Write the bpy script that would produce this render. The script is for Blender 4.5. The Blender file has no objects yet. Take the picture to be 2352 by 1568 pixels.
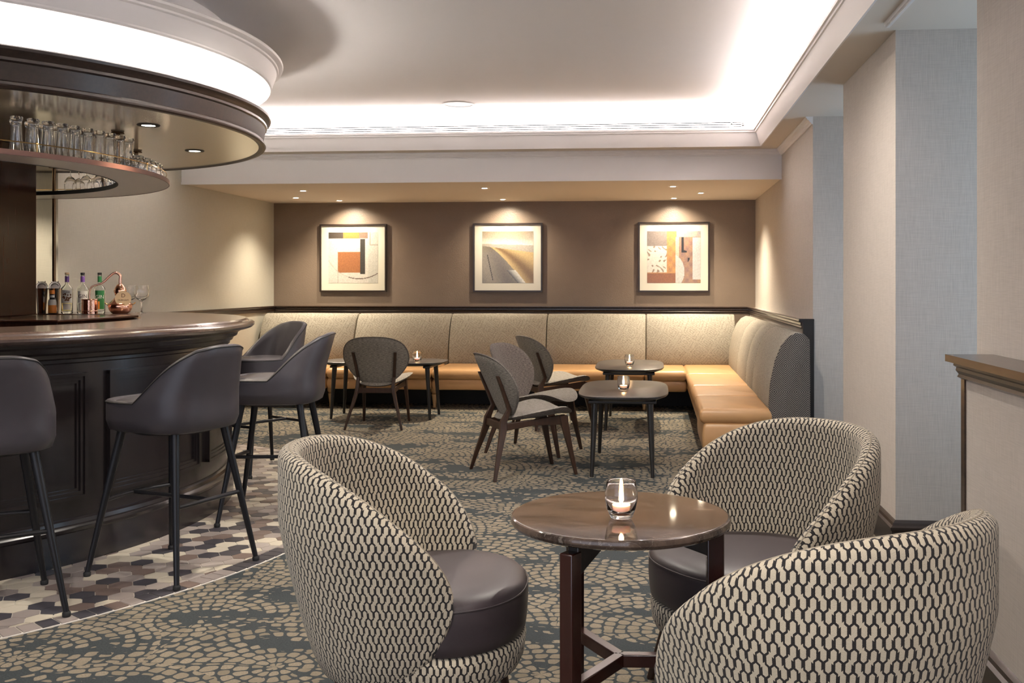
import bpy, bmesh, math, random
from mathutils import Vector, Matrix
random.seed(7)
C = bpy.context.scene.collection
S = bpy.context.scene
PI = math.pi
R = math.radians

# ------------------------------------------------------------------ camera, world, exposure
cam_d = bpy.data.cameras.new('camera'); cam = bpy.data.objects.new('camera', cam_d); C.objects.link(cam)
cam.location = (0, 0, 1.30); cam.rotation_euler = (R(90), 0, math.atan(200/2300))
cam_d.sensor_width = 36; cam_d.lens = 36*2300/2352
cam_d.shift_x = (1176-1300)/2352; cam_d.shift_y = (652-784)/2352
cam_d.clip_start = 0.02; S.camera = cam
w = bpy.data.worlds.new('world'); S.world = w; w.use_nodes = True
w.node_tree.nodes['Background'].inputs[0].default_value = (0.80, 0.84, 1.0, 1)
w.node_tree.nodes['Background'].inputs[1].default_value = 1.05
S.view_settings.view_transform = 'Standard'; S.view_settings.look = 'None'
S.view_settings.gamma = 1; S.view_settings.use_curve_mapping = False
S.view_settings.exposure = 1.06
COVE_E, RING_E, SPOT_E, WIN_E = 26.0, 36.0, 74.0, 1.25
WARM = (1.0, 0.86, 0.66); COOL = (0.94, 0.92, 1.0)

# ------------------------------------------------------------------ shader helpers
class X:
    def __init__(s, nt, sock): s.nt, s.s = nt, sock
    def op(s, o, b=None, c=None):
        n = s.nt.nodes.new('ShaderNodeMath'); n.operation = o
        for i, v in enumerate((s, b, c)):
            if v is None: continue
            if isinstance(v, X): s.nt.links.new(v.s, n.inputs[i])
            else: n.inputs[i].default_value = v
        return X(s.nt, n.outputs[0])
    def __add__(s, b): return s.op('ADD', b)
    def __sub__(s, b): return s.op('SUBTRACT', b)
    def __mul__(s, b): return s.op('MULTIPLY', b)
    def __truediv__(s, b): return s.op('DIVIDE', b)
    def lt(s, b): return s.op('LESS_THAN', b)
    def gt(s, b): return s.op('GREATER_THAN', b)
    def mod(s, b): return s.op('FLOORED_MODULO', b)
    def floor(s): return s.op('FLOOR')
    def abs(s): return s.op('ABSOLUTE')
    def neg(s): return s.op('MULTIPLY', -1.0)
    def inv(s): return (s*-1.0)+1.0
def sel(k, a, b): return b + (a-b)*k
def ramp01(x, a, b):
    n = x.nt.nodes.new('ShaderNodeMapRange'); x.nt.links.new(x.s, n.inputs[0])
    n.inputs[1].default_value = a; n.inputs[2].default_value = b
    return X(x.nt, n.outputs[0])
def new_mat(name):
    m = bpy.data.materials.new(name); m.use_nodes = True
    nt = m.node_tree; return m, nt, nt.nodes['Principled BSDF']
def coords(nt, kind='Object'):
    t = nt.nodes.new('ShaderNodeTexCoord'); return t.outputs[kind]
def mapped(nt, sock, scale=(1,1,1), loc=(0,0,0), rot=(0,0,0)):
    m = nt.nodes.new('ShaderNodeMapping'); nt.links.new(sock, m.inputs[0])
    m.inputs['Scale'].default_value = scale; m.inputs['Location'].default_value = loc; m.inputs['Rotation'].default_value = rot
    return m.outputs[0]
def xyz(nt, sock):
    n = nt.nodes.new('ShaderNodeSeparateXYZ'); nt.links.new(sock, n.inputs[0])
    return X(nt, n.outputs[0]), X(nt, n.outputs[1]), X(nt, n.outputs[2])
def comb(nt, x, y, z=0.0):
    n = nt.nodes.new('ShaderNodeCombineXYZ')
    for i, v in enumerate((x, y, z)):
        if isinstance(v, X): nt.links.new(v.s, n.inputs[i])
        else: n.inputs[i].default_value = v
    return n.outputs[0]
def noise(nt, sock, scale, detail=2.0, rough=0.5):
    n = nt.nodes.new('ShaderNodeTexNoise'); nt.links.new(sock, n.inputs['Vector'])
    n.inputs['Scale'].default_value = scale; n.inputs['Detail'].default_value = detail; n.inputs['Roughness'].default_value = rough
    return X(nt, n.outputs[0])
def voro(nt, sock, scale, feature='F1', rnd=1.0):
    n = nt.nodes.new('ShaderNodeTexVoronoi'); n.feature = feature; nt.links.new(sock, n.inputs['Vector'])
    n.inputs['Scale'].default_value = scale; n.inputs['Randomness'].default_value = rnd
    return n
def cmix(nt, fac, a, b):
    n = nt.nodes.new('ShaderNodeMix'); n.data_type = 'RGBA'
    if isinstance(fac, X): nt.links.new(fac.s, n.inputs[0])
    else: n.inputs[0].default_value = fac
    for i, v in ((6, a), (7, b)):
        if isinstance(v, (tuple, list)): n.inputs[i].default_value = (*v[:3], 1)
        else: nt.links.new(v, n.inputs[i])
    return n.outputs[2]
def bump(nt, p, h, strength=0.3, dist=0.002):
    b = nt.nodes.new('ShaderNodeBump'); nt.links.new(h.s, b.inputs['Height'])
    b.inputs['Strength'].default_value = strength; b.inputs['Distance'].default_value = dist
    nt.links.new(b.outputs[0], p.inputs['Normal'])
def setp(p, **k):
    for a, v in k.items():
        n = {'rough': 'Roughness', 'metal': 'Metallic', 'trans': 'Transmission Weight', 'ior': 'IOR', 'coat': 'Coat Weight',
             'coatr': 'Coat Roughness', 'spec': 'Specular IOR Level', 'sheen': 'Sheen Weight', 'es': 'Emission Strength', 'alpha': 'Alpha'}.get(a)
        if n: p.inputs[n].default_value = v
def plain(name, col, var=0.0, vscale=8, bs=0, bscale=200, **k):
    m, nt, p = new_mat(name); o = coords(nt)
    setp(p, **k)
    if var:
        n = noise(nt, o, vscale, 3)
        nt.links.new(cmix(nt, n, tuple(c*(1-var) for c in col), tuple(min(1, c*(1+var)) for c in col)), p.inputs['Base Color'])
    else: p.inputs['Base Color'].default_value = (*col, 1)
    if bs: bump(nt, p, noise(nt, o, bscale, 2), bs, 0.001)
    return m
def emis(name, col, st):
    m, nt, p = new_mat(name); p.inputs['Base Color'].default_value = (*col, 1)
    p.inputs['Emission Color'].default_value = (*col, 1); p.inputs['Emission Strength'].default_value = st
    return m
def linen(name, col, dark):
    m, nt, p = new_mat(name); o = coords(nt)
    a = noise(nt, mapped(nt, o, (420, 420, 12)), 1, 2); b = noise(nt, mapped(nt, o, (14, 14, 420)), 1, 2)
    f = ramp01(a*0.6+b*0.4, 0.32, 0.68)
    nt.links.new(cmix(nt, f, dark, col), p.inputs['Base Color']); setp(p, rough=0.85, spec=0.2); bump(nt, p, f, 0.15, 0.001)
    return m
def wood(name, c1, c2, rough=0.3, coat=0.3, axis=2):
    m, nt, p = new_mat(name); o = coords(nt)
    sc = [60, 60, 60]; sc[axis] = 3
    f = noise(nt, mapped(nt, o, tuple(sc)), 1, 4, 0.6); f = ramp01(f, 0.3, 0.7)
    nt.links.new(cmix(nt, f, c1, c2), p.inputs['Base Color']); setp(p, rough=rough, coat=coat, coatr=0.15); bump(nt, p, f, 0.05, 0.001)
    return m
def tweed(name, light, dark, sc=(40, 300, 300), bs=0.35, lo=0.36, hi=0.62, kind='UV'):
    m, nt, p = new_mat(name); o = coords(nt, kind)
    a = noise(nt, mapped(nt, o, sc), 1, 3, 0.65)
    b = noise(nt, mapped(nt, o, (sc[1]*0.9, sc[0]*4, sc[1])), 1, 2)
    f = ramp01(a*0.75+b*0.25, lo, hi)
    nt.links.new(cmix(nt, f, dark, light), p.inputs['Base Color']); setp(p, rough=0.9, spec=0.15, sheen=0.1); bump(nt, p, f, bs, 0.002)
    return m
def leather(name, col, rough=0.42, bs=0.12):
    m, nt, p = new_mat(name); o = coords(nt)
    v = voro(nt, o, 420); h = X(nt, v.outputs['Distance']); n = noise(nt, o, 6, 2)
    nt.links.new(cmix(nt, n, tuple(c*0.85 for c in col), tuple(c*1.15 for c in col)), p.inputs['Base Color'])
    setp(p, rough=rough, spec=0.5); bump(nt, p, h, bs, 0.0006)
    return m
def glassm(name, col=(1, 1, 1), ior=1.45, rough=0.0):
    m, nt, p = new_mat(name); p.inputs['Base Color'].default_value = (*col, 1); setp(p, trans=1.0, ior=ior, rough=rough)
    return m

def fabric_chain(name):
    """interlocking elongated hexagons, cream bars on charcoal; every hexagon opens into one neighbour"""
    m, nt, p = new_mat(name)
    u, v, _ = xyz(nt, coords(nt, 'UV'))
    a, b = 0.0185, 0.0235; h = 0.32*b
    def cell(off):
        uu = u/a + 1000.0 + (0.5 if off else 0.0); vv = v/(2*b) + 500.0 + (0.5 if off else 0.0)
        i = (uu+0.5).floor(); j = (vv+0.5).floor()
        return (uu-i)*a, (vv-j)*(2*b), i
    xa, ya, ia = cell(False); xb, yb, ib = cell(True)
    ea = (ya.abs() + xa.abs()*(2*h/a))*-1.0 + (b+h)/2
    inA = ea.gt(0.0)
    x = sel(inA, xa, xb); y = sel(inA, ya, yb); i = sel(inA, ia, ib)
    par0 = i.mod(2.0).gt(0.5)
    par = sel(inA, par0, par0.inv())               # 1 for odd
    e = (y.abs() + x.abs()*(2*h/a))*-1.0 + (b+h)/2
    opx = inA*2.0 - 1.0
    opy = (par*2.0-1.0)*opx
    openq = (x*opx).gt(0.0)*(y*opy).gt(0.0)
    fuzz = noise(nt, mapped(nt, coords(nt, 'UV'), (900, 900, 1)), 1, 1)*0.0012 - 0.0006
    dark_d = (e+fuzz).lt(0.0029)*openq.inv()
    dark_v = (x.abs()*-1.0 + a/2 + fuzz).lt(0.0037)*(e.lt(0.0030)*openq).inv()
    d = (dark_d+dark_v).gt(0.5)
    wv = noise(nt, mapped(nt, coords(nt, 'UV'), (1500, 500, 1)), 1, 1)
    lightc = cmix(nt, ramp01(wv, .3, .7), (0.42, 0.365, 0.270), (0.60, 0.535, 0.42))
    darkc = cmix(nt, ramp01(wv, .3, .7), (0.010, 0.009, 0.010), (0.040, 0.036, 0.036))
    nt.links.new(cmix(nt, d, lightc, darkc), p.inputs['Base Color'])
    setp(p, rough=0.9, spec=0.15, sheen=0.15); bump(nt, p, d.inv()*0.7 + wv*0.5, 0.5, 0.0015)
    return m

def carpet_mat(name):
    """cobble stones laid in fans, beige on slate, with worn gaps"""
    m, nt, p = new_mat(name); o = coords(nt)
    wx = noise(nt, o, 1.6, 1)*0.10; wy = noise(nt, mapped(nt, o, (1, 1, 1), (9, 3, 0)), 1.7, 1)*0.10
    x0, y0, _ = xyz(nt, o); x = x0 + wx + 50.0; y = y0 + wy + 50.0
    Wd, h = 0.92, 0.46
    j = (y/h).floor(); yj = y - j*h
    odd = j.mod(2.0).gt(0.5)
    def dx(off):
        xx = x/Wd + off*0.5
        return (xx - (xx+0.5).floor())*Wd
    x1 = dx(odd); x2 = dx(odd.inv()); y2 = yj - h
    d1 = (x1*x1 + yj*yj).op('SQRT'); inside = d1.lt(h)
    X_ = sel(inside, x1, x2); Y_ = sel(inside, yj, y2)
    r = (X_*X_+Y_*Y_).op('SQRT'); th = X_.op('ARCTAN2', Y_)
    ringw = 0.050; cw = 0.060
    jx = noise(nt, mapped(nt, o, (1, 1, 1), (3, 7, 0)), 14, 1)*0.030; jy = noise(nt, mapped(nt, o, (1, 1, 1), (13, 2, 0)), 14, 1)*0.5
    rj = (r+jx)/ringw; q = rj.floor(); fr = rj-q
    wq = nt.nodes.new('ShaderNodeTexWhiteNoise'); wq.noise_dimensions = '2D'; nt.links.new(comb(nt, q, j), wq.inputs['Vector'])
    sc_ = th*((q+0.5)*ringw+0.03)/cw + X(nt, wq.outputs['Value'])*7.0 + jy
    kq = sc_.floor(); fs = sc_-kq
    wn_ = nt.nodes.new('ShaderNodeTexWhiteNoise'); wn_.noise_dimensions = '3D'; nt.links.new(comb(nt, q, kq, j+inside*0.5), wn_.inputs['Vector'])
    rc = X(nt, wn_.outputs['Value'])
    ar = (fr*2.0-1.0).abs(); as_ = (fs*2.0-1.0).abs()
    shape = (ar.op('POWER', 3.2)+as_.op('POWER', 3.2)).op('POWER', 1/3.2)
    fine = noise(nt, o, 160, 2)
    patch = noise(nt, mapped(nt, o, (1.5, 3.8, 1)), 1.15, 3, 0.6)
    gap = ramp01(patch, 0.44, 0.66)
    lim = gap*-0.24 + 0.845 + (rc-0.5)*0.06
    drop = rc.lt(ramp01(patch, 0.50, 0.64))
    stone = (shape + (fine-0.5)*0.18).lt(lim)*drop.inv()
    tone = cmix(nt, rc, (0.195, 0.162, 0.118), (0.30, 0.255, 0.19))
    tone2 = cmix(nt, ramp01(fine, .3, .7), (0.20, 0.17, 0.125), tone)
    back = cmix(nt, fine, (0.028, 0.034, 0.037), (0.074, 0.082, 0.084))
    nt.links.new(cmix(nt, stone, back, tone2), p.inputs['Base Color'])
    setp(p, rough=0.95, spec=0.1); bump(nt, p, fine+stone*0.3, 0.5, 0.003)
    return m
def marble_mat(name):
    m, nt, p = new_mat(name); o = coords(nt)
    n1 = noise(nt, mapped(nt, o, (3, 7, 3), rot=(0, 0, 0.4)), 2.0, 8, 0.62)
    n2 = noise(nt, comb(nt, n1*3.0, n1*1.0, 0.0), 3, 3)
    f = ramp01(n1, 0.35, 0.65)
    c = cmix(nt, f, (0.030, 0.021, 0.017), (0.135, 0.096, 0.074))
    vein = (n2-0.5).abs().lt(0.012)
    nt.links.new(cmix(nt, vein*0.35, c, (0.30, 0.26, 0.22)), p.inputs['Base Color']); setp(p, rough=0.05, spec=0.5)
    return m
def accent_mat(name):
    m, nt, p = new_mat(name); o = coords(nt)
    v = voro(nt, o, 120, 'SMOOTH_F1'); dsc = X(nt, v.outputs['Distance'])
    n = noise(nt, o, 5, 2)
    nt.links.new(cmix(nt, n, (0.178, 0.134, 0.100), (0.208, 0.158, 0.120)), p.inputs['Base Color'])
    setp(p, rough=0.40, spec=0.45); bump(nt, p, dsc.inv(), 0.40, 0.003)
    return m
def backrest_mat(name, k=1.0):
    m, nt, p = new_mat(name); o = coords(nt)
    x, y, z = xyz(nt, o)
    a = noise(nt, mapped(nt, o, (75, 75, 520)), 1, 4, 0.8)
    dm = ((x+y)*9.0).op('PINGPONG', 1.0); dz = (z*9.0).op('PINGPONG', 1.0)
    lat = ((dm+dz-1.0).abs()*22.0).op('SINE')*0.022
    f = ramp01(a+lat, 0.34, 0.58)
    nt.links.new(cmix(nt, f, (0.10*k, 0.082*k, 0.066*k), (0.46*k, 0.425*k, 0.355*k)), p.inputs['Base Color'])
    setp(p, rough=0.9, spec=0.1); bump(nt, p, f, 0.4, 0.003)
    return m
def herring_mat(name):
    m, nt, p = new_mat(name); x, y, z = xyz(nt, coords(nt))
    d = (x*13.0).op('PINGPONG', 1.0)*0.075; e = (z*5.5).op('PINGPONG', 1.0)*0.18
    s = ((d+e)*420.0).op('SINE')
    n = noise(nt, coords(nt), 300, 2)
    f = ramp01(s*0.5+n, 0.1, 0.9)
    nt.links.new(cmix(nt, f, (0.035, 0.033, 0.035), (0.22, 0.20, 0.18)), p.inputs['Base Color']); setp(p, rough=0.9, spec=0.1)
    return m

MT = {}
MT['carpet'] = carpet_mat('fan cobble carpet')
MT['plaster'] = plain('white plaster', (0.70, 0.67, 0.66), 0.015, 3, rough=0.7, spec=0.2)
MT['trim_white'] = plain('white painted trim', (0.74, 0.71, 0.70), rough=0.45)
MT['soffit'] = plain('soffit plaster', (0.66, 0.60, 0.53), rough=0.8)
MT['linen'] = linen('beige linen wallpaper', (0.56, 0.51, 0.46), (0.43, 0.39, 0.35))
MT['linen_l'] = linen('pale grey green linen wallpaper', (0.53, 0.505, 0.43), (0.45, 0.43, 0.365))
MT['accent'] = accent_mat('brown leather look wallpaper')
MT['dark_wood'] = wood('dark stained wood', (0.014, 0.008, 0.006), (0.028, 0.015, 0.011), 0.36, 0.15, 0)
MT['rail_wood'] = wood('dark rail wood', (0.018, 0.010, 0.007), (0.055, 0.028, 0.016), 0.28, 0.4, 1)
MT['bar_wood'] = wood('bar front wood', (0.011, 0.008, 0.009), (0.018, 0.013, 0.014), 0.27, 0.30, 2)
MT['bar_top'] = wood('polished bar top wood', (0.070, 0.046, 0.038), (0.092, 0.060, 0.050), 0.20, 0.5, 0)
MT['column'] = wood('lacquered mahogany', (0.020, 0.006, 0.003), (0.032, 0.010, 0.005), 0.16, 0.0, 2)
MT['column'].node_tree.nodes['Principled BSDF'].inputs['Specular IOR Level'].default_value = 0.22
MT['walnut'] = wood('walnut', (0.024, 0.010, 0.005), (0.048, 0.020, 0.010), 0.42, 0.0, 2)
MT['mahog'] = wood('mahogany leg', (0.022, 0.006, 0.005), (0.038, 0.010, 0.007), 0.25, 0.4, 2)
MT['black_wood'] = wood('black stained wood', (0.010, 0.009, 0.009), (0.018, 0.016, 0.015), 0.35, 0.2, 2)
MT['table_lam'] = plain('dark laminate', (0.060, 0.050, 0.045), 0.15, 20, rough=0.32, spec=0.5)
MT['marble'] = marble_mat('brown polished marble')
MT['chain'] = fabric_chain('cream and charcoal chain weave')
MT['seat_leather'] = leather('aubergine leather', (0.045, 0.034, 0.038), 0.44)
MT['stool_leather'] = leather('charcoal leatherette', (0.047, 0.042, 0.049), 0.40, 0.06)
MT['tan'] = leather('tan leather', (0.50, 0.285, 0.125), 0.36, 0.08)
MT['back_tw'] = backrest_mat('oatmeal jacquard')
MT['herring'] = herring_mat('grey herringbone weave')
MT['tweed'] = tweed('brown grey tweed', (0.25, 0.215, 0.19), (0.035, 0.029, 0.027))
MT['tweed_l'] = tweed('light grey tweed', (0.36, 0.33, 0.285), (0.07, 0.062, 0.055))
MT['black_metal'] = plain('black powder coat', (0.010, 0.010, 0.012), rough=0.34, spec=0.35)
MT['rubber'] = plain('black rubber', (0.012, 0.012, 0.012), rough=0.7)
MT['brass'] = plain('brass', (0.62, 0.42, 0.18), rough=0.18, metal=1.0)
MT['bronze'] = plain('dark bronze', (0.16, 0.095, 0.05), rough=0.22, metal=0.9)
MT['gold'] = plain('gilt leg paint', (0.50, 0.33, 0.17), rough=0.35, metal=0.3)
MT['copper'] = plain('hammered copper', (0.86, 0.48, 0.34), rough=0.13, metal=1.0, bs=0.5, bscale=170)
MT['copper_s'] = plain('polished copper', (0.86, 0.50, 0.36), rough=0.12, metal=1.0)
MT['steel'] = plain('polished steel', (0.78, 0.76, 0.74), rough=0.20, metal=1.0)
MT['leaf'] = wood('metallic canopy lining', (0.52, 0.47, 0.39), (0.60, 0.545, 0.455), 0.17, 0.0, 0)
MT['leaf'].node_tree.nodes['Principled BSDF'].inputs['Metallic'].default_value = 0.65
MT['copper_edge'] = plain('copper brown edge', (0.13, 0.055, 0.038), rough=0.32, metal=0.3)
MT['shelf'] = plain('grey lacquered shelf', (0.58, 0.55, 0.51), rough=0.35)
MT['glass'] = glassm('clear glass')
MT['glass2'] = glassm('bottle glass', (0.97, 1.0, 0.98))
MT['liquid_y'] = glassm('pale amber spirit', (0.93, 0.80, 0.42), 1.33)
MT['black'] = plain('matt black', (0.006, 0.006, 0.007), rough=0.6)
MT['white'] = plain('white paper', (0.80, 0.79, 0.74), rough=0.7)
MT['mount'] = plain('cream picture mount', (0.58, 0.55, 0.46), rough=0.45, coat=0.6, coatr=0.03)
MT['frame'] = plain('dark bronze frame', (0.025, 0.016, 0.012), rough=0.3)
MT['wax'] = plain('white wax', (0.85, 0.80, 0.74), rough=0.5)
MT['wax'].node_tree.nodes['Principled BSDF'].inputs['Subsurface Weight'].default_value = 0.3
MT['flame'] = emis('candle flame', (1.0, 0.62, 0.28), 60.0)
MT['led'] = emis('cove led', (1.0, 0.955, 0.965), COVE_E)
MT['led2'] = emis('canopy led', (1.0, 0.96, 0.90), RING_E)
MT['lamp'] = emis('lamp lens', (1.0, 0.86, 0.62), 45.0)
MT['daylight'] = emis('daylight window pane', (0.62, 0.81, 1.0), WIN_E)
MT['grout'] = plain('pale grout', (0.62, 0.58, 0.52), rough=0.8)
for k_, c_ in dict(t_cream=(0.60, 0.54, 0.43), t_grey=(0.32, 0.275, 0.25), t_taupe=(0.185, 0.135, 0.115), t_dark=(0.060, 0.056, 0.066), t_mid=(0.40, 0.35, 0.315)).items():
    MT[k_] = plain('ceramic tile '+k_[2:], c_, 0.06, 30, rough=0.35)
MT['orange'] = plain('orange label', (0.85, 0.28, 0.04), rough=0.5)
MT['purple'] = plain('purple capsule', (0.20, 0.09, 0.36), rough=0.35)
MT['green'] = plain('green capsule', (0.03, 0.20, 0.06), rough=0.35)
MT['tagwood'] = plain('pale wooden tag', (0.80, 0.58, 0.33), 0.06, 60, rough=0.55)
MT['ink'] = plain('dark ink', (0.05, 0.035, 0.04), rough=0.6)
MT['ink_brown'] = plain('burnt brown ink', (0.16, 0.06, 0.02), rough=0.6)
MT['speaker'] = plain('speaker grille', (0.55, 0.52, 0.51), rough=0.6)
MT['winframe'] = plain('white window frame', (0.7, 0.7, 0.7), rough=0.5)

# ------------------------------------------------------------------ mesh helpers
class MB:
    def __init__(s): s.v = []; s.f = []; s.m = []; s.uv = {}
    def add(s, vs, fs, mat=0, uvs=None):
        o = len(s.v); s.v += [tuple(p) for p in vs]
        for k, f in enumerate(fs):
            if uvs: s.uv[len(s.f)] = uvs[k]
            s.f.append(tuple(i+o for i in f)); s.m.append(mat)
        return s
    def box(s, c, d, rot=0, mat=0, M=None):
        hx, hy, hz = d[0]/2, d[1]/2, d[2]/2
        vs = [Vector((x, y, z)) for x in (-hx, hx) for y in (-hy, hy) for z in (-hz, hz)]
        Mx = M or Matrix.Rotation(rot, 4, 'Z')
        vs = [Mx @ p + Vector(c) for p in vs]
        return s.add(vs, [(0,1,3,2),(4,6,7,5),(0,4,5,1),(2,3,7,6),(0,2,6,4),(1,5,7,3)], mat)
    def bx(s, x0, x1, y0, y1, z0, z1, mat=0):
        return s.box(((x0+x1)/2, (y0+y1)/2, (z0+z1)/2), (abs(x1-x0), abs(y1-y0), abs(z1-z0)), 0, mat)
    def lathe(s, prof, seg=48, c=(0,0,0), a0=0, a1=2*PI, mat=0, closed_prof=False, ell=(1,1)):
        full = abs(a1-a0-2*PI) < 1e-6; n = seg if full else seg+1; vs = []
        for i in range(n):
            a = a0+(a1-a0)*i/seg
            for r, z in prof: vs.append((c[0]+r*math.cos(a)*ell[0], c[1]+r*math.sin(a)*ell[1], c[2]+z))
        k = len(prof); fs = []
        for i in range(seg):
            i2 = (i+1) % n if full else i+1
            for j in range(k if closed_prof else k-1):
                j2 = (j+1) % k; fs.append((i*k+j, i2*k+j, i2*k+j2, i*k+j2))
        if not full and closed_prof: fs += [tuple(range(k))[::-1], tuple((n-1)*k+q for q in range(k))]
        return s.add(vs, fs, mat)
    def tube(s, pts, r, seg=12, caps=True, mat=0):
        pts = [Vector(p) for p in pts]; n = len(pts); rs = r if isinstance(r, (list, tuple)) else [r]*n
        vs = []; up = None
        for i, p in enumerate(pts):
            t = (pts[min(i+1, n-1)]-pts[max(i-1, 0)]).normalized()
            if up is None: up = Vector((0, 0, 1)) if abs(t.z) < 0.9 else Vector((1, 0, 0))
            a = t.cross(up).normalized(); b = a.cross(t).normalized(); up = b
            for k in range(seg):
                an = 2*PI*k/seg; vs.append(p+(a*math.cos(an)+b*math.sin(an))*rs[i])
        fs = [(i*seg+k, i*seg+(k+1) % seg, (i+1)*seg+(k+1) % seg, (i+1)*seg+k) for i in range(n-1) for k in range(seg)]
        if caps: fs += [tuple(range(seg))[::-1], tuple((n-1)*seg+k for k in range(seg))]
        return s.add(vs, fs, mat)
    def prism(s, poly, z0, z1, mat=0):
        n = len(poly); vs = [(x, y, z0) for x, y in poly]+[(x, y, z1) for x, y in poly]
        fs = [tuple(range(n))[::-1], tuple(range(n, 2*n))]+[(i, (i+1) % n, n+(i+1) % n, n+i) for i in range(n)]
        return s.add(vs, fs, mat)
    def loft(s, rings, caps=True, mat=0):
        k = len(rings[0]); vs = [p for r in rings for p in r]; fs = []
        for i in range(len(rings)-1):
            for j in range(k): fs.append((i*k+j, i*k+(j+1) % k, (i+1)*k+(j+1) % k, (i+1)*k+j))
        if caps: fs += [tuple(range(k))[::-1], tuple((len(rings)-1)*k+j for j in range(k))]
        return s.add(vs, fs, mat)
    def sweep(s, prof, path, mat=0, closed=False):
        """prof: (offset to the left of travel, z) closed loop, path: list of xy with mitred corners"""
        n = len(path); rings = []
        for i in range(n):
            p = Vector(path[i])
            d0 = (Vector(path[i])-Vector(path[i-1])).normalized() if (i > 0 or closed) else None
            d1 = (Vector(path[(i+1) % n])-Vector(path[i])).normalized() if (i < n-1 or closed) else None
            if d0 is None: d0 = d1
            if d1 is None: d1 = d0
            n0 = Vector((-d0.y, d0.x)); n1 = Vector((-d1.y, d1.x)); nn = (n0+n1)
            nn = nn/(nn.dot(n0)) if nn.length > 1e-6 else n0
            rings.append([(p.x+nn.x*o, p.y+nn.y*o, z) for o, z in prof])
        return s.loft(rings, True, mat)
    def build(s, name, mats, parent=None, smooth=True, angle=35, bevel=0, sub=0, loc=None, rotz=0, doubles=False):
        me = bpy.data.meshes.new(name); me.from_pydata(s.v, [], s.f)
        if not isinstance(mats, (list, tuple)): mats = [mats]
        for m_ in mats: me.materials.append(m_)
        for i, pl in enumerate(me.polygons): pl.material_index = s.m[i]
        if s.uv:
            ul = me.uv_layers.new(name='UVMap')
            for i, pl in enumerate(me.polygons):
                if i in s.uv:
                    for q, li in enumerate(pl.loop_indices): ul.data[li].uv = s.uv[i][q]
        bm = bmesh.new(); bm.from_mesh(me)
        if doubles: bmesh.ops.remove_doubles(bm, verts=bm.verts, dist=1e-5)
        bmesh.ops.recalc_face_normals(bm, faces=bm.faces); bm.to_mesh(me); bm.free()
        if smooth:
            for pl in me.polygons: pl.use_smooth = True
            me.set_sharp_from_angle(angle=R(angle))
        o = bpy.data.objects.new(name, me); C.objects.link(o)
        if parent: o.parent = parent
        if loc: o.location = loc
        o.rotation_euler.z = rotz
        if bevel:
            b = o.modifiers.new('bevel', 'BEVEL'); b.width = bevel; b.segments = 3; b.limit_method = 'ANGLE'; b.angle_limit = R(40)
        if sub:
            b = o.modifiers.new('sub', 'SUBSURF'); b.levels = sub; b.render_levels = sub
        return o
def tag(o, label=None, cat=None, group=None, kind=None):
    if label: o['label'] = label
    if cat: o['category'] = cat
    if group: o['group'] = group
    if kind: o['kind'] = kind
    return o
def thing(name, label, cat, loc=(0,0,0), rotz=0, group=None):
    o = bpy.data.objects.new(name, None); C.objects.link(o); o.empty_display_size = 0.1
    o.location = loc; o.rotation_euler = (0, 0, rotz)
    return tag(o, label, cat, group)
def struct(name, mb, mats, label=None, cat=None, **k):
    o = mb.build(name, mats, **k); o['kind'] = 'structure'
    if label: o['label'] = label
    return o
def copy_tree(o, parent=None):
    c = o.copy(); C.objects.link(c)
    if parent: c.parent = parent
    for ch in list(o.children): copy_tree(ch, c)
    return c
def place(o, loc, rotz, label):
    o.location = loc; o.rotation_euler = (0, 0, rotz); o['label'] = label
    return o
def text_mesh(txt, size, align='CENTER'):
    cu = bpy.data.curves.new('t', 'FONT'); cu.body = txt; cu.size = size; cu.align_x = align; cu.align_y = 'CENTER'; cu.extrude = 0.0002
    ob = bpy.data.objects.new('t', cu); C.objects.link(ob)
    bpy.context.view_layer.update()
    dg = bpy.context.evaluated_depsgraph_get(); me = bpy.data.meshes.new_from_object(ob.evaluated_get(dg))
    bpy.data.objects.remove(ob)
    return [v.co.copy() for v in me.vertices], [tuple(p.vertices) for p in me.polygons]
def arc(c, r, a0, a1, n): return [(c[0]+r*math.cos(a0+(a1-a0)*i/n), c[1]+r*math.sin(a0+(a1-a0)*i/n)) for i in range(n+1)]
def superell(a, b, p, n=64, c=(0, 0)):
    out = []
    for i in range(n):
        t = 2*PI*i/n; ct, st = math.cos(t), math.sin(t)
        out.append((c[0]+a*math.copysign(abs(ct)**(2/p), ct), c[1]+b*math.copysign(abs(st)**(2/p), st)))
    return out

# ------------------------------------------------------------------ room
XR, XL, YB = 1.166, -4.507, 11.6
ZC, ZS, ZF = 2.837, 2.525, 2.262     # tray ceiling, lower ceiling, banquette soffit
YF = 9.26                            # fascia of the banquette soffit
W1, P2a, P2b, NW = 7.46, 6.285, 4.953, 3.733
BC = (-4.5, 5.3)                     # bar centre
CC = (-4.18, 5.36)                   # canopy centre

mb = MB(); mb.bx(-7.5, 3.2, -4.0, 12.0, -0.1, 0.0)
struct('floor', mb, MT['carpet'], 'carpet with beige cobbles laid in fans on slate blue', smooth=False)
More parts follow.
